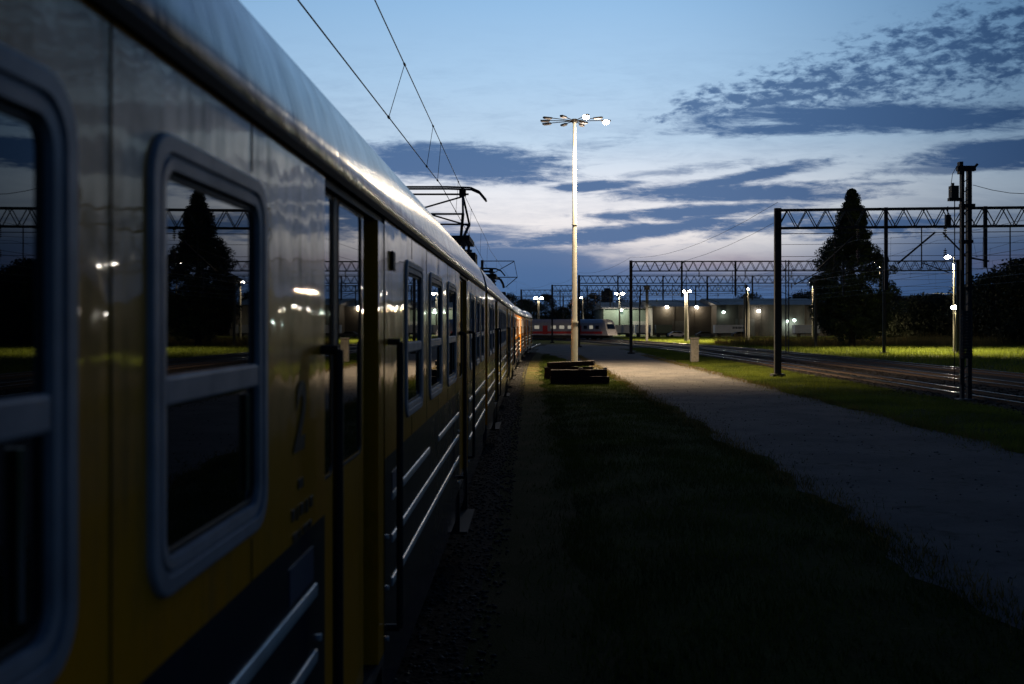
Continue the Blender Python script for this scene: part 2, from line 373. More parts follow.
def door(parent, y0, y1, joint, mirrored=False):
    d = empty('door', (XW, y0, 0)); d.parent = parent
    W_ = y1-y0; dep = -.045; zt = ZG-.015; zl = E+.585; pk = -.30
    l1, s1, l2 = W_*.235, W_*.285, W_*.72; jb = W_*.87          # leaf, seal, leaf, open pocket, jamb
    for (a, b) in ((jb, W_),):
        MB().add([(-.004,a,ZBOT),(-.004,b,ZBOT),(-.004,b,zl),(-.004,a,zl),(pk,a,ZBOT),(pk,a,zl)], [(0,1,2,3),(4,0,3,5)]).build('jamb', 'yellow_paint', d)
    MB().add([(0,0,ZBOT),(pk,0,ZBOT),(pk,0,zt),(0,0,zt)], [(0,1,2,3)]).build('jamb', 'yellow_paint', d)
    MB().box(pk-.03, pk, .0, W_, ZBOT, zt).build('pocket_back', 'under_dark', d)
    MB().box(pk, -.012, .003, W_-.003, zl, zt).build('header', 'door_rubber', d)
    MB().box(pk, -.003, .003, W_-.003, ZBOT, ZBOT+.05).build('sill', 'under_dark', d)
    for (a, b, ga, gb) in ((.004, l1, .03, l1-.035), (s1, l2, s1+.035, l2-.10)):
        gz0, gz1 = E-.66, zl-.015
        lf = MB(); holes_wall(lf, dep, a, b, ZBOT+.05, zl, [(ga+.01, gb-.01, gz0+.01, gz1-.01)])
        ob = lf.build('door_leaf', 'yellow_paint', d)
        ringmesh([(dep+.001, rr(ga-.015,gb+.015,gz0-.015,gz1+.01,.06)), (dep+.006, rr(ga-.008,gb+.008,gz0-.008,gz1+.006,.05)), (dep-.004, rr(ga+.01,gb-.01,gz0+.01,gz1-.01,.04))]).build('door_gasket', 'door_rubber', ob, True)
        gl = MB(); gl.add([(dep-.003,ga,gz0),(dep-.003,gb,gz0),(dep-.003,gb,gz1),(dep-.003,ga,gz1)], [(0,1,2,3)]); gl.build('door_pane', 'window_glass', ob)
    MB().box(dep-.03, dep+.004, l1, s1, ZBOT+.05, zl).build('door_seal', 'door_rubber', d)
    for yy in (-.07, W_+.14):
        h = MB(); zt_ = E-.10
        h.path([(0,yy,zt_),(.07,yy,zt_),(.07,yy,ZBOT+.15),(0,yy,ZBOT+.15)], .021, 8)
        ob = h.build('grab_rail', 'door_rubber', d, True)
        for zz in (E-1.25, E-1.55, E-1.85):
            MB().tube((.0,yy-.05,zz),(.012,yy-.05,zz),.014,8).build('rail_bolt', 'strip_steel', ob)
    st = MB(); st.box(-.35,.09,.05,W_-.05,.40,.43); st.box(-.35,-.002,.05,.09,.43,ZBOT); st.box(-.35,-.002,W_-.09,W_-.05,.43,ZBOT)
    st.build('footstep', 'under_dark', d)
    return d
def bogie(parent, y):
    b = empty('bogie', (0, y, 0)); b.parent = parent
    f = MB()
    for s in (-1, 1):
        f.box(s*1.02-.06, s*1.02+.06, -1.6, 1.6, .5, .72); f.box(s*1.02-.09, s*1.02+.09, -.5, .5, .42, .85)
        for q in (-1.25, 1.25): f.box(s*1.08-.1, s*1.08+.1, q-.17, q+.17, .4, .75)
    f.box(-1.0, 1.0, -.25, .25, .5, .8); f.build('bogie_frame', 'under_dark', b)
    for q in (-1.25, 1.25):
        w = MB()
        for s in (-.75, .75): w.tube((s-.07,q,.16+.46),(s+.07,q,.16+.46),.46,28)
        w.tube((-.75,q,.62),(.75,q,.62),.08,10); w.build('wheelset', 'rail_rust', b, True)
def carriage(y0, L, doors, wins, label, rz=None, x0=None, stripes=None, end=False, detail=False):
    x0 = tx(y0); x1 = tx(y0+L); rz = -math.atan2(x1-x0, L)
    c_ = empty('train_carriage', (x0, y0, 0), rz, label, 'train carriage', 'carriages of the yellow and dark blue train')
    dl = [(a-y0, b-y0, j-y0) for a, b, j in doors]; wl = [(a-y0, b-y0) for a, b in wins]
    hs = [(a+.05, b-.05, ZW0+.05, ZW1-.05) for a, b in wl] + [(a, b, ZBOT-.01, ZG-.015) for a, b, j in dl]
    w = MB(); holes_wall(w, XW, 0, L, ZB, ZG, hs); w.build('side_wall', 'yellow_paint', c_)
    eb = [0] + [t for a, b, j in dl for t in (a, b)] + [L]
    for k in range(0, len(eb), 2): MB().add([(XW,eb[k],ZBOT),(XW,eb[k+1],ZBOT),(XW,eb[k+1],ZB),(XW,eb[k],ZB)], [(0,1,2,3)]).build('lower_band', 'dark_paint', c_)
    w = MB()
    w.add([(-XW,0,ZBOT),(-XW,L,ZBOT),(-XW,L,ZG),(-XW,0,ZG)], [(0,1,2,3)])
    for yy in (0, L):
        w.add([(-XW,yy,ZBOT),(XW-.002,yy,ZBOT),(XW-.002,yy,ZG-.002),(-XW,yy,ZG-.002)], [(0,1,2,3)])
    w.box(-XW+.01, XW-.2, .02, L-.02, ZBOT-.04, ZBOT-.002)
    w.build('end_and_far_wall', 'yellow_paint', c_)
    r_ = MB(); n = len(roof_prof)
    for k, yy in enumerate(np.linspace(0, L, 2)): pass
    r_.extrude([(x, z) for x, z in roof_prof], 0, L); r_.build('roof', 'roof_paint', c_, False)
    ro = kids(c_)[-1]
    for p in ro.data.polygons: p.use_smooth = len(p.vertices) == 4
    MB().extrude([(XW-.01, ZG-.012), (XW+.018, ZG-.016), (XW+.022, ZG+.016), (XW-.01, ZG+.022)], 0, L).build('gutter', 'gutter_rubber', c_)
    MB().extrude([(XW+.0, ZG+.024), (XW+.018, ZG+.019), (XW+.016, ZG+.026), (XW-.006, ZG+.030)], 0, L).build('gutter_lip', 'under_dark', c_)
    for a, b in wl: window(c_, a, b, small=(y0 > 30))
    for a, b, j in dl: door(c_, a, b, j)
    # raised trim strips on the dark lower band, broken by the doors
    edges = [0.15] + [t for a, b, j in dl for t in (a-.17, b+.30)] + [L-.15]
    for k in range(0, len(edges), 2):
        a, b = edges[k], edges[k+1]
        if b-a < .3: continue
        mid = a+(b-a)*.40
        for zi, zz in enumerate((E-1.045, E-1.305, E-1.57)):
            segs = [(a, b)] if zi else [(a, mid), (mid+.85, b)] if b-a > 5 else [(a, b)]
            for (p, q) in segs:
                MB().extrude([(XW-.002, zz-.027), (XW+.006, zz-.024), (XW+.009, zz), (XW+.006, zz+.024), (XW-.002, zz+.027)], p, q).build('trim_strip', 'strip_steel', c_)
    if detail:
        free = [q for q in np.arange(.55, L-.3, 1.02) if not any(a-.25 < q < b+.3 for a, b, j in dl)]
        for q in free:
            zz = [(ZW1+.015, ZG), (ZB, ZW0-.015)] if any(a-.03 < q < b+.03 for a, b in wl) else [(ZB, ZG)]
            for z0_, z1_ in zz: MB().box(XW+.0005, XW+.0022, q-.003, q+.003, z0_, z1_).build('panel_seam', 'gutter_rubber', c_)
    for q in (.36, .5, .64): MB().box(-1.15, 1.1, L*q-.9, L*q+.9, .38, ZBOT-.05).build('equipment_box', 'under_dark', c_)
    MB().box(XW-.10, XW-.03, .3, L-.3, .62, ZBOT).build('skirt', 'dark_paint', c_)
    bogie(c_, 3.1); bogie(c_, L-3.1)
    for q in np.linspace(.12, .88, 7): MB().box(-.3,.3, L*q-.25, L*q+.25, E+1.52, E+1.62).build('roof_vent', 'roof_paint', c_)
    return c_
wins1 = [(-.46, .52), (.885, 1.865), (2.22, 3.20), (6.75, 7.80), (8.35, 9.5), (10.15, 11.3), (13.9, 14.95), (15.4, 16.45), (16.9, 17.95)]
car1 = carriage(-2.6, 21.2, [(4.13, 5.82, 5.45), (11.9, 13.5, 13)], wins1, 'nearest carriage of the yellow train, its big rounded windows filling the left foreground', detail=True)
# markings on the first carriage, and its side lamp
def text_on_wall(s, y, z, size, m, parent, name, shear=.25, x=XW+.004):
    cu = bpy.data.curves.new(name, 'FONT'); cu.body = s; cu.size = size; cu.extrude = .001; cu.shear = shear; cu.offset = size*.03; cu.align_x = 'CENTER'; cu.materials.append(M[m])
    t_ = bpy.data.objects.new('tmp', cu); COL.objects.link(t_); me = bpy.data.meshes.new_from_object(t_.evaluated_get(bpy.context.evaluated_depsgraph_get())); bpy.data.objects.remove(t_)
    o = link(bpy.data.objects.new(name, me)); o.parent = parent; o.location = (x, y, z); o.rotation_euler = (R(90), 0, R(90)); return o
y_ = lambda y: y+2.6
text_on_wall('2', y_(3.66), E-.45, .34, 'marking_black', car1, 'class_number')
lt = [(3.70,3.78,E-.60,E-.565)]
for k, (a, b) in enumerate(((3.60,3.65),(3.68,3.70),(3.73,3.79),(3.82,3.86),(3.89,3.94))): lt.append((a,b,E-.70-.008*(k%2),E-.66))
for k, (a, b) in enumerate(((3.62,3.70),(3.72,3.75),(3.78,3.86),(3.88,3.92))): lt.append((a,b,E-.775,E-.75))
for (a,b,c_,d) in lt: MB().box(XW+.001, XW+.004, y_(a-.05), y_(b-.05), c_, d).build('small_letter', 'marking_black', car1)
MB().box(XW+.001, XW+.004, y_(3.52), y_(3.90), E-.99, E-.86).build('number_plate', 'plate_grey', car1)
MB().box(XW+.001, XW+.004, y_(6.12), y_(6.38), E-1.02, E-.90).build('data_plate', 'plate_grey', car1)
MB().box(XW, XW+.02, y_(6.05), y_(6.15), E+.33, E+.45).build('door_signal_lamp', 'door_rubber', car1, bevel=.01)
# the other carriages
def std(y0, L):
    return [(y0+4.2, y0+6.0, y0+5.35), (y0+L-6.0, y0+L-4.2, y0+L-4.85)], \
        [(y0+.9+i*1.5, y0+2.0+i*1.5) for i in range(2)] + [(y0+6.9+i*1.53, y0+8.02+i*1.53) for i in range(5)] + [(y0+L-3.6+i*1.5, y0+L-2.5+i*1.5) for i in range(2)]
Ys = [19.5, 41.6, 63.7, 85.8]
labs = ['second carriage of the yellow train, the one with the raised pantograph on its roof',
        'third carriage of the yellow train, between the pantograph carriage and the far end',
        'fourth carriage of the yellow train, just before its last carriage',
        'last carriage of the yellow train, lit yellow by the tall lamp mast']
cars = [car1]
for y0, lb in zip(Ys, labs):
    d_, w_ = std(y0, 21.2); cars.append(carriage(y0, 21.2, d_, w_, lb))
for k in range(4):       # bellows between the carriages, a part of the nearer one
    b = MB(); L = 21.2
    for i in range(8):
        q = L+.02+i*.107; b.box(-1.25, 1.25, q, q+.05, 1.0, E+1.35); b.box(-1.2, 1.2, q+.05, q+.107, 1.05, E+1.30)
    b.build('gangway_bellows', 'door_rubber', cars[k])
# cab end at the far end of the train
cb = MB(); pr = [(1.40, ZBOT), (1.40, ZG), (1.1, E+1.3), (.5, E+1.55), (-.5, E+1.55), (-1.1, E+1.3), (-1.40, ZG), (-1.40, ZBOT)]
n = len(pr); cb.add([(x,21.2,z) for x,z in pr] + [(x*.93,21.75,ZBOT+(z-ZBOT)*.95) for x,z in pr], [(i,(i+1)%n,n+(i+1)%n,n+i) for i in range(n)] + [tuple(range(n,2*n))])
cb.build('cab_end', 'yellow_paint', cars[4])
MB().box(-.5,.5,11.3,12.3,E+1.62,E+2.02).build('roof_box', 'under_dark', cars[3])

# pantograph (raised) and a folded one on the second carriage
def pantograph(parent, y, raised=True, hz=E+2.93):
    p = empty('pantograph', (0, y, 0)); p.parent = parent
    zb = E+1.80
    b = MB()
    for s in (-1, 1): b.bar((s*.98,-.9,zb), (s*.98,.9,zb), .08, .10)
    for q in (-.9, 0, .9): b.bar((-1.0,q,zb), (1.0,q,zb), .07, .08)
    b.build('base_frame', 'mast_steel', p)
    for s in (-1, 1):
        for q in (-.85, .85):
            i_ = MB()
            for k in range(3): i_.tube((s*.9,q,E+1.36+k*.13),(s*.9,q,E+1.42+k*.13),.075,10)
            i_.tube((s*.9,q,E+1.3),(s*.9,q,zb),.035,8); i_.build('insulator', 'insulator', p)
    zk = E+2.27 if raised else zb+.12; yk = 1.05 if raised else 1.5; zh = hz if raised else zb+.28
    for s in (-1, 1):
        for q in (-1, 1):
            MB().tube((s*.80, q*.25, zb+.05), (s*.90, q*yk, zk), .032, 8).build('lower_arm', 'mast_steel', p)
            MB().tube((s*.90, q*yk, zk), (s*.82, 0, zh-.12), .024, 8).build('upper_arm', 'mast_steel', p)
    a = MB()
    for q in (-1, 1):
        a.tube((-.90, q*yk, zk), (.90, q*yk, zk), .022, 6)
        if raised and q > 0: a.tube((-.2, 0.1, zh-.45), (.84, q*.1, zh-.15), .020, 6); a.tube((-.2, .1, zh-.45), (.92, q*yk*.9, zk-.05), .020, 6)
    a.tube((-.95,0,zh-.12), (.95,0,zh-.12), .022, 6)
    a.build('cross_tube', 'mast_steel', p)
    h = MB()
    for q in (-.16, .16):
        pts = [(-1.33,q,zh-.26), (-1.18,q,zh-.08), (-1.0,q,zh), (-.5,q,zh+.018), (.5,q,zh+.018), (1.0,q,zh), (1.18,q,zh-.08), (1.33,q,zh-.26)]
        h.path(pts, .022, 6)
    for s in (-.82, .82): h.bar((s,-.16,zh), (s,.16,zh), .05, .04); h.box(s-.07, s+.07, -.08, .08, zh-.16, zh-.02)
    h.build('collector_head', 'mast_steel', p)
pantograph(cars[1], 21.2-19.5+.3)
pantograph(cars[1], 17.5, False)

# track under the train
def track(name, cxf, y0, y1, label, step=4., gauge=1.435, zt=.16, ballast=True):
    t = empty(name, (0,0,0), 0, label, 'railway track')
    yy = np.arange(y0, y1+.1, step)
    for s in (-1, 1):
        r1 = MB(); r2 = MB()
        for a, b in zip(yy, yy[1:]):
            pa, pb = cxf(a), cxf(b)
            xa, xb = pa+s*gauge/2, pb+s*gauge/2
            def pr(mb, w, za, zb_):
                mb.add([(xa-w,a,za),(xa+w,a,za),(xa+w,a,zb_),(xa-w,a,zb_),(xb-w,b,za),(xb+w,b,za),(xb+w,b,zb_),(xb-w,b,zb_)], [(0,1,5,4),(1,2,6,5),(2,3,7,6),(3,0,4,7)])
            pr(r2, .012, zt-.15, zt-.032); pr(r2, .065, zt-.165, zt-.15); pr(r1, .036, zt-.033, zt)
        ob = r2.build('rail', 'rail_rust', t); r1.build('rail_head', 'rail_steel', ob)
    sl = MB()
    for a in np.arange(y0, y1, .65):
        c0 = cxf(a); sl.box(c0-1.3, c0+1.3, a-.12, a+.12, .012, zt-.17)
    so = sl.build('sleepers', 'sleeper_concrete', t); so['kind'] = 'stuff'
    return t
track('railway_track', tx, -12, 150, 'track carrying the yellow train at the left')

# ---------------------------------------------------------------- yard tracks on the right
def yx(c0): return lambda y: c0 - (.0011*(y-100)**2 if y > 100 else 0) - (.02*(y-60) if y > 60 else 0) if y < 260 else c0 - .0011*160**2 - 4 - (y-260)*.37
cols = [18.3, 22.9, 27.5, 32.1]
yb = np.arange(0, 261, 4.)
strip_mesh('ballast_bed', [(yx(16.3)(y)+wob(y,.1,2), y) for y in yb], [(yx(29.8)(y)+wob(y,.15,5), y) for y in yb], .008, 'ballast')
strip_mesh('ballast_under_train', [(tx(y)-2.6, y) for y in yb[:38]], [(tx(y)+1.75+wob(y,.06,5), y) for y in yb[:38]], .009, 'ballast')
for c0, y0, lb in ((cols[0], 0, 'nearest of the yard tracks, running past the grass verge on the right'),
               (cols[1], 0, 'second yard track from the gravel path, curving left in the distance'),
               (cols[2], 0, 'third yard track from the gravel path, along the far grass')):
    track('railway_track', yx(c0), y0, 258, lb)
# ---------------------------------------------------------------- catenary portals
H = 9.3
def truss(mb, a, b, h, d=.55, bays=None, r=.045):
    a = Vector(a); b = Vector(b); L = (b-a).length; dirn = (b-a)/L; q = Vector((-dirn.y, dirn.x, 0))*d/2
    bays = bays or max(4, int(L/ (h*1.0)))
    for s in (-1, 1):
        for zz in (0, -h): mb.bar(a+q*s+Vector((0,0,zz)), b+q*s+Vector((0,0,zz)), r*2, r*2)
        for i in range(bays):
            p0 = a + dirn*L*i/bays + q*s; p1 = a + dirn*L*(i+.5)/bays + q*s; p2 = a + dirn*L*(i+1)/bays + q*s
            mb.bar(p0+Vector((0,0,-h)), p1, r, r); mb.bar(p1, p2+Vector((0,0,-h)), r, r)
    for i in range(bays+1):
        p = a + dirn*L*i/bays
        mb.bar(p-q, p+q, r, r); mb.bar(p-q+Vector((0,0,-h)), p+q+Vector((0,0,-h)), r, r)
def post(mb, x, y, z0, z1, w=.30, lattice=False):
    if lattice:
        for s in (-1, 1): mb.box(x+s*w/2-.04, x+s*w/2+.04, y-.06, y+.06, z0, z1)
        k = int((z1-z0)/.5)
        for i in range(k): 
            s = 1 if i%2 else -1
            mb.bar((x-s*w/2, y, z0+i*.5), (x+s*w/2, y, z0+(i+1)*.5), .03, .03)
    else:
        mb.box(x-w/2, x+w/2, y-w*.35, y-w*.35+.03, z0, z1); mb.box(x-w/2, x+w/2, y+w*.35-.03, y+w*.35, z0, z1); mb.box(x-.02, x+.02, y-w*.35+.03, y+w*.35-.03, z0, z1)
        for s in (-1,1): mb.box(x+s*(w/2-.03)-.03, x+s*(w/2-.03)+.03, y-w*.33, y+w*.33, z0, z1)
def portal(xs, xe, y, posts, drops, slope, label, w=.30, h=.95, top=H, brackets=()):
    p = empty('catenary_portal', (xs, y, 0), 0, label, 'catenary portal', 'steel portals carrying the overhead wires')
    fy = lambda x: (x-xs)*slope
    for (x, lat) in posts:
        b = MB(); post(b, x-xs, fy(x), 0, top+.12, w, lat); b.box(x-xs-.35, x-xs+.35, fy(x)-.35, fy(x)+.35, 0, .18); b.build('post', 'mast_steel', p)
    b = MB(); truss(b, (0,0,top), (xe-xs, fy(xe), top), h); b.build('truss_beam', 'mast_steel', p)
    for (x, zl) in drops:
        b = MB(); b.box(x-xs-.09, x-xs+.09, fy(x)-.38-.06, fy(x)-.38+.06, zl, top+.05); b.build('drop_post', 'mast_steel', p)
    b = MB()
    b.tube((0,-.4,top-h-.35), (xe-xs, fy(xe)-.4, top-h-.35), .022, 5); b.tube((0,-.2,top-h-1.6), (xe-xs, fy(xe)-.2, top-h-1.6), .014, 5)
    for zc_, rr_ in ((top-h-.9, .012), (top-h-2.3, .012)): b.tube((0,.2,zc_), (xe-xs, fy(xe)+.2, zc_), rr_, 5)
    b.build('cross_wire', 'wire_copper', p)
    for c0 in cols[:3]:
        x = yx(c0)(y)
        if not (xs < x < xe): continue
        for zz, n_ in ((top-h, 5), (top-h-1.2, 4)):
            b = MB(); b.tube((x-xs, fy(x)-.42, zz), (x-xs, fy(x)-.42, zz-.75), .02, 6)
            for k in range(n_): b.tube((x-xs, fy(x)-.42, zz-.12-k*.11), (x-xs, fy(x)-.42, zz-.17-k*.11), .09, 10)
            b.build('insulator', 'insulator', p)
        b = MB(); b.tube((x-xs-1.3, fy(x)-.45, 6.3), (x-xs+.2, fy(x)-.45, 5.75), .03, 6); b.tube((x-xs-1.3, fy(x)-.45, top-h), (x-xs-1.3, fy(x)-.45, 6.0), .035, 6); b.build('steady_arm', 'mast_steel', p)
    for (a, c_, d) in brackets:
        b = MB(); b.tube((a[0]-xs, fy(a[0])-.4, a[1]), (c_[0]-xs, fy(c_[0])-.4, c_[1]), .05, 6)
        if d: b.tube((c_[0]-xs, fy(c_[0])-.4, c_[1]), (d[0]-xs, fy(d[0])-.4, d[1]), .05, 6)
        b.build('bracket', 'mast_steel', p)
    return p
pz = lambda py, Z: E-(py-325)/1000*Z
portal(14.1, 34, 55.8, [(14.1, False), (33.8, False)], [(gx(885,55), pz(290,55)), (gx(983,54.6), pz(268,54.6))], -.10,
       'nearest steel portal over the yard tracks, tall enough to cross the big tree', w=.36, h=1.0,
       brackets=[((gx(812,56),pz(272,56)), (gx(848,56),pz(238,56)), None), ((gx(896,55),pz(264,55)), (gx(932,55),pz(233,55)), None), ((gx(939,55),pz(233,55)), (gx(962,55),pz(258,55)), (gx(983,55),pz(262,55)))])
portal(10.7, 43.4, 101, [(10.7, False), (gx(786,101), True), (gx(885,100), False), (43.3, False)], [(gx(681,101), pz(297,101)), (gx(734,101), pz(296,101)), (gx(840,101), pz(296,101))], -.03,
       'second steel portal, its beam reaching from beside the lamp mast to behind the tree', brackets=[((gx(792,101),pz(285,101)), (gx(824,101),pz(268,101)), None)])
portal(7.05, 38, 130.6, [(7.05, False), (37.8, False)], [(gx(618,130), pz(298,130)), (gx(663,130), pz(300,130)), (gx(707,130), pz(300,130)), (gx(752,130), pz(300,130))], -.02,
       'third steel portal, its left post right behind the lamp mast')
portal(4.4, 36, 162, [(4.4, False), (35.8, False)], [(gx(587,162), pz(305,162)), (gx(640,162), pz(305,162)), (gx(695,162), pz(305,162))], -.01,
       'fourth steel portal, its left post standing just left of the lamp mast')
portal(-.7, 30, 183, [(-.7, False), (29.8, False)], [(gx(560,183), pz(307,183)), (gx(610,183), pz(307,183))], .0,
       'farthest steel portal, its left post at the end of the yellow train')
portal(-6, 26, 225, [(8.6, False), (25.8, False)], [(gx(600,225), pz(310,225))], .0, 'faint portal behind the others, low over the parked trains')
mm = MB(); post(mm, 0, 0, 0, 9.9, .42); mm.box(-.5,.5,-.3,.3,9.2,9.9)
o = mm.build('catenary_mast', 'mast_steel'); o.location = (gx(645.5,180), 178, 0); tag(o, 'thick lone mast standing right of the second portal post, in front of the warehouse', 'mast')
# mast with cantilever beyond the train at the left
cm_ = empty('cantilever_mast', (-4.75, 111, 0), 0, 'mast with bracket arm showing over the roof of the yellow train', 'mast')
b = MB(); post(b, 0, 0, 0, 10.1, .3); b.build('post', 'mast_steel', cm_)
b = MB(); b.tube((0,0,10.0), (3.55,0,10.0), .05, 6); b.tube((.6,0,8.3), (3.55,0,9.95), .045, 6); b.tube((0,0,8.2), (3.9,0,8.2), .05, 6); b.tube((2.6,0,7.1),(3.9,0,8.2),.045,6); b.tube((3.55,0,10.0),(3.9,0,8.2),.03,5); b.build('bracket_arm', 'mast_steel', cm_)
b = MB()
for k in range(7): b.tube((.3+k*.16,0,8.15-k*.04),(.38+k*.16,0,8.13-k*.04),.17,10)
b.build('insulator', 'insulator', cm_)
b = MB(); b.path([(1.4,0,8.1),(2.0,0,8.0),(2.3,0,7.5),(2.4,0,7.0)],.14,8); b.build('tensioner', 'mast_steel', cm_)

# overhead lines along the tracks
def line_over(pts_c, pts_m, label, drop=7., droppers=None):
    l = empty('overhead_line', (0,0,0), 0, label, 'overhead line')
    MB().path(pts_c, .0085, 5).build('contact_wire', 'wire_copper', l); MB().path(pts_m, .008, 5).build('messenger_wire', 'wire_copper', l)
    def ip(pts, y):
        for a, b_ in zip(pts, pts[1:]):
            if a[1] <= y <= b_[1]: t = (y-a[1])/(b_[1]-a[1]); return Vector(a).lerp(Vector(b_), t)
    d = droppers or list(np.arange(pts_c[0][1]+3, pts_c[-1][1]-1, drop))
    for y in d[:60]:
        p, q = ip(pts_c, y), ip(pts_m, y)
        if p and q:
            k = MB().tube(p, q, .005, 4); k.tube(p-Vector((0,.05,0)), p+Vector((0,.05,0)), .02, 5); k.tube(q-Vector((0,.05,0)), q+Vector((0,.05,0)), .018, 5); k.build('dropper', 'wire_copper', l)
zc = E+2.95
line_over([(-2.35,-4,zc), (-2.06,9.1,zc), (-1.93,14.4,zc), (-1.77,21,zc), (-1.9,45,zc), (-2.1,60,zc), (-1.2,85,zc), (-.2,111,zc), (1.4,130,zc)],
          [(-1.9,-4,E+4.3), (-1.73,5,E+3.9), (-1.71,11.3,E+3.70), (-1.71,19,E+3.70), (-1.75,30,E+3.75), (-1.9,50,E+4.2), (-2.1,60,E+4.5), (-1.2,85,E+3.8), (-.2,111,E+4.6), (1.4,130,E+4.5)],
          'wires above the yellow train, sloping down across the sky to its pantograph', droppers=[3., 8.5, 14.2, 18.6, 20.4, 26, 33, 42, 52, 66, 80, 95])
for c0, lb in ((cols[0], 'wire pair hung over the nearest yard track'), (cols[1], 'wire pair hung over the second yard track'), (cols[2], 'wire pair hung over the third yard track')):
    f = yx(c0); yy = [2, 15, 28, 42, 55.5, 70, 86, 101, 116, 130.6, 146, 162, 183, 204, 225]
    msz = {55.5: 7.6, 101: 7.6, 130.6: 7.6, 162: 7.6, 183: 7.6, 225: 7.6, 2: 7.5}
    line_over([(f(y)+(.25 if i%2 else -.25), y, 5.7) for i, y in enumerate(yy)], [(f(y), y, msz.get(y, 6.75)) for y in yy], lb, 9)

line_over([(32.0+(.25 if i%2 else -.25)-max(0,(y-100))**2*.0011-max(0,y-60)*.02, y, 5.7) for i, y in enumerate((20,55.5,101,130.6,162,183))],
          [(32.0-max(0,(y-100))**2*.0011-max(0,y-60)*.02, y, 7.4 if i%2 else 6.9) for i, y in enumerate((20,55.5,101,130.6,162,183))], 'wire pair hung over the edge of the far grass', 9)
for dx_, zf, lb in ((0., 9.75, 'upper feeder wire strung along the left portal posts'), (.35, 8.9, 'lower feeder wire strung along the left portal posts')):
    f_ = empty('feeder_wire', (0,0,0), 0, lb, 'wire'); k = MB()
    pp = [(14.1+dx_,55.8,zf),(10.7+dx_,101,zf),(7.05+dx_,130.6,zf),(4.4+dx_,162,zf),(-.7+dx_,183,zf),(-7,226,zf)]
    for a, b in zip(pp, pp[1:]):
        a, b = Vector(a), Vector(b); k.path([a.lerp(b, t)-Vector((0,0,1.0*4*t*(1-t)*((b-a).length/50))) for t in np.linspace(0,1,9)], .012, 5)
    k.build('cable', 'wire_copper', f_)
# ---------------------------------------------------------------- anchor mast with tension weights at the right
am = empty('anchor_mast', (17.0, 38.7, 0), 0, 'tall twin channel mast with hanging tension weights beside the yard tracks at right', 'mast')
Z = 38.7; ax = lambda px: gx(px, Z)-17.0; az_ = lambda py: pz(py, Z)
b = MB()
b.box(ax(960.5), ax(963.5), -.09, .09, 0, az_(166)); b.build('channel', 'mast_steel', am)
b = MB(); b.box(ax(967), ax(971), -.09, .09, 0, az_(168)); b.build('channel', 'mast_steel', am)
b = MB()
for k in range(22):
    zz = .4+k*.4; b.bar((ax(962), -.1, zz), (ax(969), -.1, zz+.2), .03, .03)
b.build('lacing', 'mast_steel', am)
b = MB(); b.box(ax(957), ax(975), -.1, .1, az_(171), az_(166)); b.box(ax(958.5), ax(962), -.12, .12, az_(174), az_(162)); b.bar((ax(973),0,az_(169)), (ax(977.5),0,az_(164)), .08, .08); b.build('head_beam', 'mast_steel', am)
b = MB(); b.box(ax(950), ax(957.5), -.14, .14, az_(199), az_(186)); b.box(ax(948.5), ax(960), -.1, .1, az_(201), az_(198)); b.tube((ax(953),0,az_(186)),(ax(953),0,az_(183)),.05,8); b.build('disconnector', 'mast_steel', am)
b = MB(); b.path([(ax(951),0,az_(186)), (ax(952.5),0,az_(174)), (ax(957),0,az_(166))], .012, 5); b.tube((ax(953.5),-.1,az_(200)), (ax(953.5),-.1,az_(388)), .02, 5); b.build('cable', 'wire_copper', am)
for q, w_ in ((207, 974), (243, 972), (290, 972)): MB().box(ax(960), ax(w_), -.12, .12, az_(q), az_(q-3)).build('clamp', 'mast_steel', am)
b = MB()
for k in range(16): b.tube((ax(962.5),-.36, 1.62+k*.115), (ax(962.5),-.36, 1.72+k*.115), .21, 12)
b.tube((ax(962.5),-.28,3.4),(ax(962.5),-.28,8.2),.012,5); b.build('tension_weight', 'mast_steel', am)
b = MB(); b.tube((ax(957.5),-.3,az_(270)), (ax(957.5),-.3,.6), .022, 6); b.tube((ax(966),-.3,az_(290)), (ax(966),-.3,.6), .022, 6); b.build('weight_guide', 'mast_steel', am)
b = MB(); b.box(-.3,.3,-.2,.2,0,.06); b.build('foundation', 'concrete', am)
fw = empty('feeder_wire', (0,0,0), 0, 'thin feeder wire running right from the anchor mast', 'wire')
MB().path([at(973,185,38.7), at(992,190,37), at(1010,193,36), at(1032,194,35), at(1100,190,30)], .012, 5).build('cable', 'wire_copper', fw)
gw = empty('guy_wire', (0,0,0), 0, 'slanting guy wire between the drop post and the ground at far right', 'wire')
MB().path([at(984,255,56), at(1004,345,60)], .03, 5).build('cable', 'wire_copper', gw)
hb = MB(); p = at(947.8,220,55); hb.box(-.14,.14,-.1,.1,-.28,.28); hb.tube((0,0,.28),(0,0,.75),.03,6); o = hb.build('hanging_insulator_box', 'mast_steel'); o.location = p; tag(o, 'small dark box hung under the nearest portal beam left of the anchor mast', 'insulator')

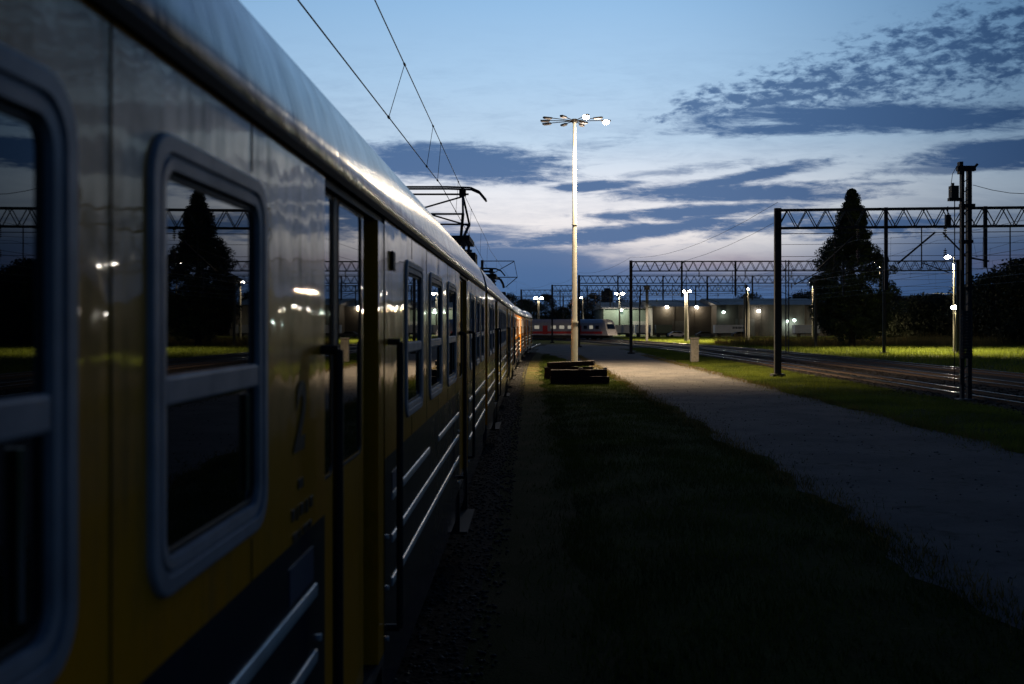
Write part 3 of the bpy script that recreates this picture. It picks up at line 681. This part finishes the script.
# ---------------------------------------------------------------- the tall white lamp mast
mast = empty('lamp_mast', (gx(574.5,64), 64, 0), 0, 'tall white lamp mast with a crown of floodlight arms behind the timbers', 'lamp mast')
HM = pz(121, 64)
b = MB(); b.tube((0,0,0),(0,0,2.9+.15),.215,20,.215); b.tube((0,0,3.05),(0,0,3.15),.245,20,.245); b.tube((0,0,3.15),(0,0,HM),.18,20,.10); b.tube((0,0,9.3),(0,0,9.36),.17,20,.17); b.build('pole', 'mast_white', mast, True)
for p_ in mast.children: pass
b = MB(); b.tube((0,0,HM-.12),(0,0,HM+.12),.17,16); b.build('crown_hub', 'mast_steel', mast)
angs = [(0, 2.35, True), (-68, 2.0, True), (-32, 2.0, False), (68, 1.7, False), (40, 1.0, False), (152, 2.3, False), (180, 2.2, False), (208, 2.3, False), (240, 1.8, False), (118, 1.6, False)]
for a_, l_, lit in angs:
    l_ *= .9; a = R(a_); dr = Vector((math.cos(a), math.sin(a), 0))
    arm = MB(); arm.tube((0,0,HM), dr*(l_-.35)+Vector((0,0,HM+.03)), .028, 6); ao = arm.build('arm', 'gutter_rubber', mast)
    hd = MB(); c0 = dr*(l_-.4)+Vector((0,0,HM+.02)); c1 = dr*(l_+.2)+Vector((0,0,HM+.02))
    hd.bar(c0, c1, .20, .08); ho = hd.build('floodlight', 'gutter_rubber', mast)
    lens = MB(); z = Vector((0,0,-.075)); lens.bar(c0+dr*.06+z, c1-dr*.06+z, .24, .03)
    if lit:
        s_ = MB(); cc = (c0+c1)/2+Vector((0,0,-.1))
        bm = bmesh.new(); bmesh.ops.create_icosphere(bm, subdivisions=2, radius=.21); s_.v = [tuple(Vector((q.co.x, q.co.y, q.co.z*.7))+cc) for q in bm.verts]; s_.f = [tuple(q.index for q in f_.verts) for f_ in bm.faces]; bm.free()
        s_.build('lit_lens', 'lamp_warm', ho)
        light('mast_light', 'SPOT', tuple(cc+Vector((0,0,-.35))), 29000, (1,.76,.46), mast, .2, (R(-1),R(-7 if a_ == 0 else -1),0), 112, .85)
        light('crown_fill', 'POINT', tuple(cc+Vector((0,0,-1.5))), 750, (1,.78,.5), mast, .25)  # added point light without a fixture, brightens the pole below each lit head
    else: lens.build('lens', 'panel_silver', ho)

# ---------------------------------------------------------------- timbers at its foot
def beam(x, y, z, L, d, h, rz, ry, label):
    b = MB(); n_ = 10
    vs = []; 
    for i in range(n_+1):
        t = -L/2+L*i/n_
        for (sy, sz) in ((-1,0),(1,0),(1,1),(-1,1)):
            vs.append((t, sy*d/2+random.uniform(-.012,.012), sz*h+random.uniform(-.012,.012)))
    fs = [(4*i+j, 4*i+(j+1)%4, 4*i+4+(j+1)%4, 4*i+4+j) for i in range(n_) for j in range(4)] + [(3,2,1,0), tuple(4*n_+k for k in range(4))]
    b.add(vs, fs); o = b.build('timber_beam', 'timber', bevel=.02); o.location = (x,y,z); o.rotation_euler = (0,ry,rz)
    tag(o, label, 'timber', 'old timbers stacked before the lamp mast'); return o
fx = gx(579.5, 49)
beam(fx, 49, 0, 2.85, .5, .37, R(1), 0, 'lowest dark timber at the bottom of the front stack')
beam(fx-.03, 49.02, .385, 2.75, .48, .33, R(-2), R(-.5), 'top dark timber of the front stack, nearest the camera')
beam(fx+.1, 49.55, 0, 2.8, .45, .36, R(2), 0, 'rear bottom timber of the front stack')
bx_ = gx(569, 53)
beam(bx_, 53, 0, 2.6, .5, .34, R(-16), 0, 'bottom timber of the rear stack turned askew')
beam(bx_, 53, .35, 2.55, .5, .33, R(-14), R(-1), 'middle timber of the rear stack turned askew')
beam(bx_+.1, 53.05, .70, 2.5, .45, .26, R(-15), R(-3), 'top timber of the rear stack, slanting up towards the lamp mast')
def lump(name, loc, s, m, label, cat):
    bm = bmesh.new(); bmesh.ops.create_icosphere(bm, subdivisions=2, radius=1)
    for q in bm.verts: q.co = Vector((q.co.x*s[0], q.co.y*s[1], q.co.z*s[2]))*random.uniform(.85,1.1)
    me = bpy.data.meshes.new(name); bm.to_mesh(me); bm.free(); me.materials.append(M[m]); o = link(bpy.data.objects.new(name, me)); o.location = loc; return tag(o, label, cat)
lump('lit_spot', (fx+.05, 49, .385+.33+.05), (.13,.1,.06), 'concrete', 'pale lump standing in for a lit spot on the middle of the front timber stack', 'lit_spot')  # pale lumps put in for the lit spots on the timbers
lump('lit_spot', (fx+1.25, 49.0, .385+.33+.05), (.12,.1,.07), 'concrete', 'pale lump standing in for a lit spot on the right end of the front timber stack', 'lit_spot')

# concrete pillar by the verge
cpx = gx(694.5, 78); cp = empty('concrete_pillar', (cpx, 78, 0), 0, 'pale concrete pillar with a capped top on the grass verge', 'pillar')
MB().box(-.30,.30,-.28,.28,0,1.78).build('shaft', 'concrete', cp, bevel=.03); MB().box(-.34,.34,-.32,.32,1.783,1.92).build('cap', 'concrete', cp, bevel=.04)

# ---------------------------------------------------------------- lamp posts
def lamp_post(px, py_top, Z, heads, m, label, col, energy, base_w=.11, group=None, size=.35, spot=150):
    x = gx(px, Z); h = pz(py_top, Z)
    p = empty('street_lamp', (x, Z, 0), 0, label, 'street lamp', group)
    MB().tube((0,0,0),(0,0,h),base_w*1.2,10,base_w*.7).build('pole', 'pole_grey', p, True)
    for dxp in heads:
        ox = dxp/1000*Z
        MB().tube((0,0,h-.1),(ox,0,h),.05,6).build('arm', 'pole_grey', p)
        bm = bmesh.new(); bmesh.ops.create_icosphere(bm, subdivisions=2, radius=size); s_ = MB(); s_.v = [(q.co.x+ox, q.co.y, q.co.z*.6+h-.05) for q in bm.verts]; s_.f = [tuple(q.index for q in f_.verts) for f_ in bm.faces]; bm.free()
        s_.build('lamp_head', m, p)
        if energy: light('street_light', 'SPOT' if spot else 'POINT', (ox,0,h-size-.1), energy, col, p, .3, (0,0,0), spot, .4)
    return p
warm = (1,.78,.48); cool = (.8,1,.85); GL = 'street lamps across the yard'
lamp_post(538.5, 298, 300, (-3,3), 'lamp_white', 'twin headed lamp post rising behind the parked trains at left', warm, 3000, .3, GL, .55)
lamp_post(583, 297, 290, (-2.5,), 'lamp_white', 'single lamp post half hidden by the white lamp mast', warm, 2000, .2, GL, .4)
lamp_post(619.5, 293.5, 280, (-3,3), 'lamp_white', 'twin headed lamp post in front of the green end of the warehouse', (1,.9,.65), 15000, .25, GL, .5)
lamp_post(686, 291, 172, (-3,3.5), 'lamp_white', 'twin headed lamp post left of the middle of the warehouse', warm, 34000, .28, GL, .33, 160)
lamp_post(748, 289, 175, (-.8,), 'lamp_white', 'brightly lit lamp post near the white trailer with small lettering', warm, 20000, .28, GL, .31, 0)
lamp_post(813, 282, 174, (-2.5,), 'lamp_white', 'lamp post left of the big tree', warm, 36000, .2, GL, .32, 155)
lamp_post(880, 262, 240, (-5,), 'lamp_white', 'lamp post hidden behind the big tree', warm, 20000, .2, GL, .45)
lamp_post(954, 256.5, 107, (-6.5,), 'lamp_white', 'lamp post lighting the far grass at right of the big tree', (1,.82,.45), 52000, .10, GL, .33, 142)
lamp_post(955, 307, 104, (-.8,), 'lamp_white', 'low lamp shining just left of the tension weights', (1,.80,.42), 5000, .08, GL, .34)
mdk = MB(); post(mdk, 0,0,0,9.6,.45); o = mdk.build('catenary_mast', 'mast_steel'); o.location = (gx(744.8,215), 215, 0); tag(o, 'dark mast immediately left of the brightly lit lamp post', 'mast')

# ---------------------------------------------------------------- warehouse and far buildings
def wall_lamp(parent, loc, m, col, energy):
    h = MB().box(loc[0]-.25,loc[0]+.25,loc[1]-.9,loc[1]-.5,loc[2]-.15,loc[2]+.15).box(loc[0]-.04,loc[0]+.04,loc[1]-.5,loc[1],loc[2]-.04,loc[2]+.04).build('wall_lamp', 'mast_steel', parent)
    bm = bmesh.new(); bmesh.ops.create_icosphere(bm, subdivisions=2, radius=.42); s_ = MB(); s_.v = [(q.co.x+loc[0], q.co.y+loc[1]-.75, q.co.z*.8+loc[2]-.3) for q in bm.verts]; s_.f = [tuple(q.index for q in f_.verts) for f_ in bm.faces]; bm.free()
    s_.build('lamp_glass', m, h)
    light('wall_light', 'POINT', (loc[0], loc[1]-1.3, loc[2]-1.0), energy, col, parent, .3)
def hall(px0, px1, Z0, h, m, label, lamps, panels=True, doors=()):
    x0, x1 = gx(px0, Z0), gx(px1, Z0)
    b_ = empty('warehouse', (x0, Z0, 0), 0, label, 'warehouse')
    MB().box(0, x1-x0, 0, 40, 0, h).build('wall', m, b_)
    r_ = MB(); r_.add([(-.5,-.5,h+.003),(x1-x0+.5,-.5,h+.003),(x1-x0+.5,40.5,h+.003),(-.5,40.5,h+.003),(-.5,20,h+2.2),(x1-x0+.5,20,h+2.2)], [(0,1,5,4),(2,3,4,5),(1,2,5),(3,0,4),(0,3,2,1)]); r_.build('roof', 'roof_far', b_)
    pl = MB(); n_ = int((x1-x0)/5)
    for i in range(n_+1): q = (x1-x0)*i/n_; pl.box(q-.15, q+.15, -.18, -.003, 0, h-.003)
    pl.build('pilaster', m, b_)
    for (px, w_, hh) in doors:
        q = gx(px, Z0)-x0; d = MB().box(q-w_/2, q+w_/2, -.08, -.003, 0, hh); d.build('gate', 'wall_dark', b_)
    for (px, py, mm_, c_, e_) in lamps: wall_lamp(b_, (gx(px,Z0)-x0, 0, pz(py,Z0)), mm_, c_, e_)
    return b_
hall(604, 652, 285, 7.6, 'wall_green', 'long low warehouse end with green walls behind the yard, lit by a greenish lamp', [(621,309,'lamp_cool',cool,260)], doors=[(640,4,4)])
hall(653, 716, 270, 7.9, 'wall_brown', 'brown warehouse section with two warm wall lamps behind the yard', [(666.5,306,'lamp_white',(1,.75,.38),400), (696.5,306,'lamp_white',(1,.70,.34),400)], doors=[(680,4,4)])
hall(717, 826, 262, 8.2, 'wall_brown', 'long grey brown warehouse section between the white trailer and the big tree', [(723,311,'lamp_cool',(.85,1,.75),220), (758,310,'lamp_white',(1,.85,.55),280), (793.5,319,'lamp_cool',(.8,1,.8),400), (786,320,'lamp_cool',(.8,1,.8),600)], doors=[(745,5,4.5)])
hall(900, 1090, 330, 11.0, 'wall_green', 'dim green hall far behind the bushes at the right', [])
def block(px0, px1, py, Z, label):
    x0, x1 = gx(px0,Z), gx(px1,Z); h = pz(py, Z); b_ = empty('tower_block', ((x0+x1)/2, Z, 0), 0, label, 'tower block')
    w = (x1-x0)/2; MB().box(-w,w,0,12,0,h).build('wall', 'wall_dark', b_); MB().box(-w*.5,w*.5,2,8,h+.003,h+2.5).build('roof_hut', 'wall_dark', b_)
    for k in range(9):
        zz = h*(k+.6)/10
        for s in (-.55, 0, .55): MB().box(s*w-w*.13, s*w+w*.13, -.1, -.003, zz, zz+1.4).build('window', 'window_glass', b_)
block(602, 613, 291, 850, 'tall dark tower block on the skyline between the lamp mast and the second portal')
block(641, 647, 305, 800, 'smaller tower block on the skyline seen just left of the lone mast')
block(672, 678, 304, 820, 'small tower block on the skyline above the brown warehouse')

# trailers, low wall, vehicles by the warehouse
def trailer(px0, px1, Z, label, m='panel_white', text=False, name='cargo_trailer', cat='trailer'):
    x0, x1 = gx(px0,Z), gx(px1,Z); L = x1-x0; t = empty(name, (x0, Z, 0), 0, label, cat)
    MB().box(0, L, 0, 2.5, 1.0, pz(324.5,Z)-.1).build('box_body', m, t, bevel=.03)
    MB().box(.2, L-.2, .3, 2.2, .7, .995).build('chassis', 'under_dark', t)
    for q in (L*.15, L*.75, L*.85):
        w = MB().tube((q, .0, .45), (q, .35, .45), .45, 18); w.build('wheel', 'under_dark', t)
    if text:
        k = MB(); q = L*.55
        for i, w_ in enumerate((.3,.22,.35,.2,.4,.25,.3)): k.box(q, q+w_, -.02, -.003, 2.0, 2.5); q += w_+.12
        k.build('lettering', 'wall_dark', t)
    return t
trailer(607, 634, 236, 'white trailer parked left of the second portal in front of the green wall')
trailer(636, 651, 240, 'shorter white trailer parked before the green wall beside the lone mast')
trailer(715, 747, 236, 'white trailer with small dark lettering parked left of the bright lamp post', text=True)
trailer(795, 820, 232, 'white trailer parked partly behind the big tree')
trailer(656, 672, 232, 'green lorry box parked in front of the brown warehouse', 'panel_green')
def car(px, Z, m, label):
    c_ = empty('parked_car', (gx(px,Z), Z, 0), R(4), label, 'car')
    b = MB(); prof = [(-2.1,.35),(2.1,.35),(2.15,.8),(1.5,.95),(.9,1.42),(-.9,1.45),(-1.7,1.0),(-2.15,.85)]
    b.add([(x,-.8,z) for x,z in prof]+[(x,.8,z) for x,z in prof], [tuple(range(8)), tuple(range(15,7,-1))]+[(i,(i+1)%8,8+(i+1)%8,8+i) for i in range(8)]); b.build('body', m, c_, bevel=.06)
    w = MB().add([(-1.5,-.812,1.0),(1.25,-.812,1.0),(.85,-.812,1.36),(-.85,-.812,1.38)], [(0,1,2,3)]); w.build('side_window', 'window_glass', c_)
    for q in (-1.35, 1.35): MB().tube((q,-.85,.33),(q,-.6,.33),.33,16).build('wheel', 'under_dark', c_)
car(677, 228, 'panel_silver', 'silver car parked right of the green lorry box')
car(741, 222, 'under_dark', 'dark car parked in front of the lettered white trailer')
car(705, 226, 'wall_dark', 'dark car parked below the brown warehouse lamps')

# parked trains in the distance
def far_train(x, y, rz, L, label, body, stripe, cab=True, lit=True):
    t = empty('parked_train', (x, y, 0), rz, label, 'train'); Wd = 1.42
    prof = [(-Wd,.9),(Wd,.9),(Wd,3.3),(1.1,3.85),(-1.1,3.85),(-Wd,3.3)]
    b = MB(); b.extrude(prof, 0, L); 
    if cab:
        n = 6; b.add([(x_,0,z_) for x_,z_ in prof]+[(x_*.9,-1.5+max(0,(z_-1.6))*.55,z_) for x_,z_ in prof], [(i,(i+1)%n,n+(i+1)%n,n+i) for i in range(n)]+[tuple(range(n,2*n))])
    b.build('body', body, t)
    r_ = MB(); r_.extrude([(-1.1,3.853),(1.1,3.853),(.9,4.02),(-.9,4.02)], .5, L-.5); r_.build('roof', 'panel_silver', t)
    for s in (-1, 1):
        MB().box(s*Wd-.01+s*.008, s*Wd+.01+s*.008, 0, L, 1.2, 1.65).build('stripe', stripe, t)
        q = .9; k = 0
        while q < L-1.6:
            isdoor = k%4 == 3
            mb = MB().box(s*Wd-.012+s*.016, s*Wd+.012+s*.016, q, q+.95, (1.1 if isdoor else 2.15), 2.8)
            mb.build('door' if isdoor else 'window', stripe if isdoor else ('lit_window' if lit and random.random() < .5 else 'window_glass'), t); q += 1.65; k += 1
    if cab:
        w = MB().add([(-1.05,-.93,2.15),(1.05,-.93,2.15),(.95,-.45,3.05),(-.95,-.45,3.05)], [(0,1,2,3)])
        for i in range(4): x_, y__, z_ = w.v[i]; w.v[i] = (x_, -1.5+(z_-1.6)*.55-.03, z_)
        w.build('windscreen', 'window_glass', t)
        MB().box(-.55,.55,-1.5+(3.25-1.6)*.55-.09,-1.5+(3.25-1.6)*.55-.02,3.15,3.38).build('destination_display', 'lit_window', t)
        for s in (-1,1): MB().box(s*.95-.14,s*.95+.14,-1.56,-1.47,1.35,1.55).build('headlight', 'panel_silver', t)
    MB().box(-1.1,1.1,.5,L-.5,.3,.89).build('underframe', 'under_dark', t)
    for q in (2.5, 4.8, L-4.8, L-2.5):
        w = MB(); [w.tube((s-.06,q,.46),(s+.06,q,.46),.44,16) for s in (-.75,.75)]; w.build('wheelset', 'under_dark', t)
    return t
far_train(10.4, 198, R(84), 34, 'red and white train parked side on behind the end of the yellow train', 'panel_silver', 'panel_red', cab=False)
far_train(15.9, 193, R(40), 24, 'silver train with a dark sloping cab parked right behind the lamp mast', 'panel_silver', 'panel_red')
far_train(4, 214, R(86), 30, 'dark train parked furthest back behind the red and white one', 'wall_dark', 'panel_silver', cab=False)

# ---------------------------------------------------------------- trees
def leafmesh(name, pts, size, m, parent):
    n = len(pts); pts = np.asarray(pts)
    a = rng.normal(size=(n,3)); a /= np.linalg.norm(a,axis=1)[:,None]; b = rng.normal(size=(n,3)); b -= (b*a).sum(1)[:,None]*a; b /= np.linalg.norm(b,axis=1)[:,None]
    s = size*rng.uniform(.6,1.3,size=(n,1))
    v = np.stack([pts-a*s*.9, pts+b*s*.5, pts+a*s*.9, pts-b*s*.5], 1).reshape(-1,3)
    me = bpy.data.meshes.new(name); me.vertices.add(4*n); me.vertices.foreach_set('co', v.ravel()); me.loops.add(4*n); me.loops.foreach_set('vertex_index', np.arange(4*n))
    me.polygons.add(n); me.polygons.foreach_set('loop_start', np.arange(n)*4); me.polygons.foreach_set('loop_total', np.full(n,4)); me.update(calc_edges=True); me.validate(); me.materials.append(M[m])
    o = link(bpy.data.objects.new(name, me)); o.parent = parent; return o
def crown_pts(prof, H0, H1, n, clumps, cr):
    # clumps of leaves; prof(t)=radius at height fraction
    out = []
    for _ in range(clumps):
        t = rng.uniform(0,1)**.85; a = rng.uniform(0,2*math.pi); r = max(prof(t),.05)*(1+.13*math.sin(3*a+9*t)+.11*math.sin(5*a-17*t)+.07*math.sin(31*t+a)); rad = r*math.sqrt(rng.uniform(.12,1))
        c_ = np.array([rad*math.cos(a), rad*math.sin(a), H0+(H1-H0)*t]); sz = cr*rng.uniform(.5,1.25)*(.55+.45*min(1,r/3))
        k = n//clumps; p = rng.normal(size=(k,3)); p /= np.linalg.norm(p,axis=1)[:,None]; p *= rng.uniform(.2,1,size=(k,1))**.4*sz; p[:,2] *= .75
        out.append(p+c_)
    return np.concatenate(out)
def trunk(parent, h, r, limbs, spread, H0, m='bark'):
    b = MB(); b.tube((0,0,0),(0.05,0,h*.5),r,10,r*.65); b.tube((.05,0,h*.5),(0,0,h*.93),r*.65,8,r*.12)
    for i in range(limbs):
        z = H0+(h-H0)*i/limbs*.85; a = i*2.4; l = spread*(1-.7*i/limbs)
        b.tube((0,0,z),(l*math.cos(a),l*math.sin(a),z+l*.55),r*.3,6,r*.06)
    b.build('trunk', m, parent, True)
bt = empty('big_tree', (gx(852,132), 132, 0), 0, 'tall dark tapering tree rising above the portal beam on the far grass', 'tree')
def bp(t):
    pr_ = [(0,3.0),(.06,4.6),(.2,5.3),(.34,5.0),(.46,4.5),(.54,3.5),(.64,2.8),(.73,1.7),(.84,1.35),(.94,.5),(1,.05)]
    for (a,ra),(b_,rb) in zip(pr_,pr_[1:]):
        if t <= b_: return ra+(rb-ra)*(t-a)/(b_-a)
    return .3
leafmesh('crown', crown_pts(bp, 1.3, 20.6, 110000, 470, 1.05), .15, 'leaf', bt); trunk(bt, 20, .45, 16, 4.2, 2.0)
st_ = empty('small_tree', (gx(889,131), 133, 0), 0, 'slender pale leaved tree lit by the lamp at the right edge of the big tree', 'tree')
leafmesh('crown', crown_pts(lambda t: .95*(1-.6*t)+.15, 1.2, 7.2, 2600, 60, .5), .14, 'leaf_light', st_); trunk(st_, 7, .08, 7, .8, 1.5)
def tree(px, Z, h, w, label, m='leaf_far', dens=9000, low=.0):
    dens = int(dens*1.9)
    t = empty('tree', (gx(px,Z), Z, 0), 0, label, 'tree', 'trees on the skyline')
    pr_ = lambda q: w*(math.sin(math.pi*min(1,max(.02,q*.85+.13)))**.7)
    leafmesh('crown', crown_pts(pr_, h*.08+low, h, dens, 90, w*.38), max(.16, w*.042), m, t); trunk(t, h*.9, .25, 6, w*.7, h*.2); return t
wl_ = [(527,'behind the end of the yellow train'), (545,'right of the twin headed lamp post'), (560,'left of the lamp mast'), (577,'right behind the lamp mast'), (592,'left of the tall tower block'), (604,'at the foot of the tall tower block'), (622,'in front of the green wall end'), (510,'behind the roof of the last carriage'), (496,'far left behind the yellow train')]
for i, (px, lb) in enumerate(wl_): tree(px, 335+12*(i%3), 11+2.6*math.sin(i*2.1), 5.5, 'dark rounded tree on the skyline '+lb, dens=6000)
rt = [(748,292,11.5,7,'above the middle of the warehouse roof'), (806,300,13,7,'rising over the warehouse roof left of the big tree'), (905,185,7.2,5.0,'just right of the big tree'), (921,180,7.6,5.6,'between the big tree and the lamp post'), (938,190,7.8,5.8,'left of the lamp post, behind it'), (958,176,8.0,5.,'directly behind the anchor mast'), (978,180,8.6,5.2,'right of the anchor mast'), (1000,150,10.0,6.,'tallest of the bushy ones at far right'), (1022,140,11.2,6.2,'at the right edge of the photo'), (1050,150,10,6.,'just beyond the right edge of the photo'), (888,200,8.5,5.4,'behind the slender pale tree')]
for (px, Z, h, w, lb) in rt:
    if Z < 250: tree(px, Z, h, w, 'dark bushy tree '+lb, 'leaf_far', 11000)
    else: tree(px, Z+12, h, w, 'dark tree '+lb, 'leaf_far', 7000)
tree(850, 270, 10, 7, 'dark tree behind the trunk of the big tree', dens=5000); tree(870, 275, 10, 7, 'dark tree right behind the big tree crown', dens=5000); tree(832, 280, 9, 7, 'dark tree left behind the big tree', dens=5000)

# ---------------------------------------------------------------- grass
def blades(name, x, y, h, w, m, label, lean=.35):
    n = len(x); a = rng.uniform(0, math.pi, n); hh = h*rng.uniform(.45,1.2,n)*np.where(rng.random(n)<.12,1.5,1); ww = w*rng.uniform(.6,1.3,n)
    lx = rng.normal(0,lean,n)*hh; ly = rng.normal(0,lean,n)*hh
    v = np.zeros((n,3,3)); v[:,0,0] = x-np.cos(a)*ww/2; v[:,0,1] = y-np.sin(a)*ww/2; v[:,1,0] = x+np.cos(a)*ww/2; v[:,1,1] = y+np.sin(a)*ww/2
    v[:,2,0] = x+lx; v[:,2,1] = y+ly; v[:,2,2] = hh
    me = bpy.data.meshes.new(name); me.vertices.add(3*n); me.vertices.foreach_set('co', v.ravel()); me.loops.add(3*n); me.loops.foreach_set('vertex_index', np.arange(3*n))
    me.polygons.add(n); me.polygons.foreach_set('loop_start', np.arange(n)*3); me.polygons.foreach_set('loop_total', np.full(n,3)); me.update(calc_edges=True); me.materials.append(M[m])
    o = link(bpy.data.objects.new(name, me)); return tag(o, label, kind='stuff')
def clumpy(n, x0, x1, y0, y1, keep):
    x = rng.uniform(x0,x1,n); y = rng.uniform(y0,y1,n)
    d = np.sin(x*1.7+np.sin(y*.9)*2)*np.sin(y*1.3+np.cos(x*1.1)*2)
    k = (d > rng.uniform(-1.3,.9,n)) & keep(x,y); return x[k], y[k]
x, y = clumpy(240000, .3, 5.3, 3, 100, lambda x,y: (x > .55+.15*np.sin(y*1.3)+.006*y+np.where(y>50,.00031*(y-50)**2,0)) & (x < 4.95+.2*np.sin(y*.9+1)-np.where(y>60,(y-60)*.07,0)))
blades('grass', x, y, .085, .014, 'grass_blade', 'short grass between the dirt by the train and the gravel path')
x, y = clumpy(240000, 11.1, 16.4, 12, 125, lambda x,y: x > 11.2+.2*np.sin(y*.9+4)+np.where(y>40,(y-40)*.02,0))
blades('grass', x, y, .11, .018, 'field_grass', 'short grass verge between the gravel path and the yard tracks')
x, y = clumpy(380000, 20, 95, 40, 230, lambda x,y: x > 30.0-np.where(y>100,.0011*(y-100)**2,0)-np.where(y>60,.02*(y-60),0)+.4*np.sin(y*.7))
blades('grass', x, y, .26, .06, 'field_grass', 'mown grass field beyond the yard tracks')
x, y = clumpy(60000, 28, 90, 128, 150, lambda x,y: (y > 133+3*np.sin(x*.3)))
blades('tall_grass', x, y, 1.25, .05, 'dry_grass', 'tall dry grass along the far edge of the field', .16)
x = np.concatenate([4.95+.2*rng.normal(size=9000), 11.35+.25*rng.normal(size=9000)]); y = rng.uniform(4, 95, 18000)
blades('weeds', x, y, .13, .016, 'dry_grass', 'dry weeds fringing both edges of the gravel path')

# sparse weeds and stones so the bare strips have ragged edges
x, y = clumpy(60000, -.6, 1.1, 3, 95, lambda x,y: rng.random(len(x)) < np.clip((x+.3-.006*y)*.75, .04, .9)); x = x+.006*y+np.where(y>50,.00031*(y-50)**2,0)
blades('sparse_grass', x, y, .08, .013, 'grass_blade', 'sparse grass growing through the bare strip beside the train')
x, y = clumpy(26000, 4.6, 6.2, 4, 95, lambda x,y: rng.random(len(x)) < np.exp(-(x-4.8)*2.2)); x = x-np.where(y>60,(y-60)*.07,0)
blades('sparse_grass', x, y, .07, .016, 'grass_blade', 'grass creeping over the left edge of the gravel path')
x, y = clumpy(26000, 10.0, 11.6, 10, 110, lambda x,y: rng.random(len(x)) < np.exp((x-11.4)*2.2)); x = x+np.where(y>40,(y-40)*.02,0)
blades('sparse_grass', x, y, .07, .018, 'field_grass', 'grass creeping over the right edge of the gravel path')
def stones(name, x, y, r_, m, label, z=.01):
    bm = bmesh.new(); bmesh.ops.create_icosphere(bm, subdivisions=1, radius=1); tv = np.array([tuple(q.co) for q in bm.verts]); tf = np.array([[q.index for q in f.verts] for f in bm.faces]); bm.free()
    n = len(x); sc = r_*rng.uniform(.4,1.5,(n,1,1))*rng.uniform(.7,1.3,(n,1,3))*np.array([1,1,.6]); v = tv[None]*sc*rng.uniform(.85,1.15,(n,len(tv),1)) + np.stack([x,y,np.full(n,z)],1)[:,None]
    f = (tf[None]+np.arange(n)[:,None,None]*len(tv)).reshape(-1)
    me = bpy.data.meshes.new(name); me.vertices.add(n*len(tv)); me.vertices.foreach_set('co', v.ravel()); me.loops.add(len(f)); me.loops.foreach_set('vertex_index', f)
    k = len(f)//3; me.polygons.add(k); me.polygons.foreach_set('loop_start', np.arange(k)*3); me.polygons.foreach_set('loop_total', np.full(k,3)); me.update(calc_edges=True); me.materials.append(M[m])
    o = link(bpy.data.objects.new(name, me)); return tag(o, label, kind='stuff')
n=1200; y = rng.uniform(4,95,n); x = rng.uniform(4.9,11.4,n)-np.where(y>60,(y-60)*.05,0); stones('gravel', x, y, .02, 'path_gravel', 'loose gravel scattered over the path')
n=12000; y = rng.uniform(2,105,n); x = -.3-rng.beta(1.2,1.2,n)*1.1+.006*y+np.where(y>50,.00031*(y-50)**2,0); stones('gravel', x, y, .024, 'under_dark', 'loose ballast stones beside the train', .012)
n=9000; y = rng.uniform(20,110,n); x = rng.uniform(15.9,22,n)-np.where(y>60,(y-60)*.02,0); stones('gravel', x, y, .045, 'ballast', 'coarse ballast stones around the nearest yard track', .012)
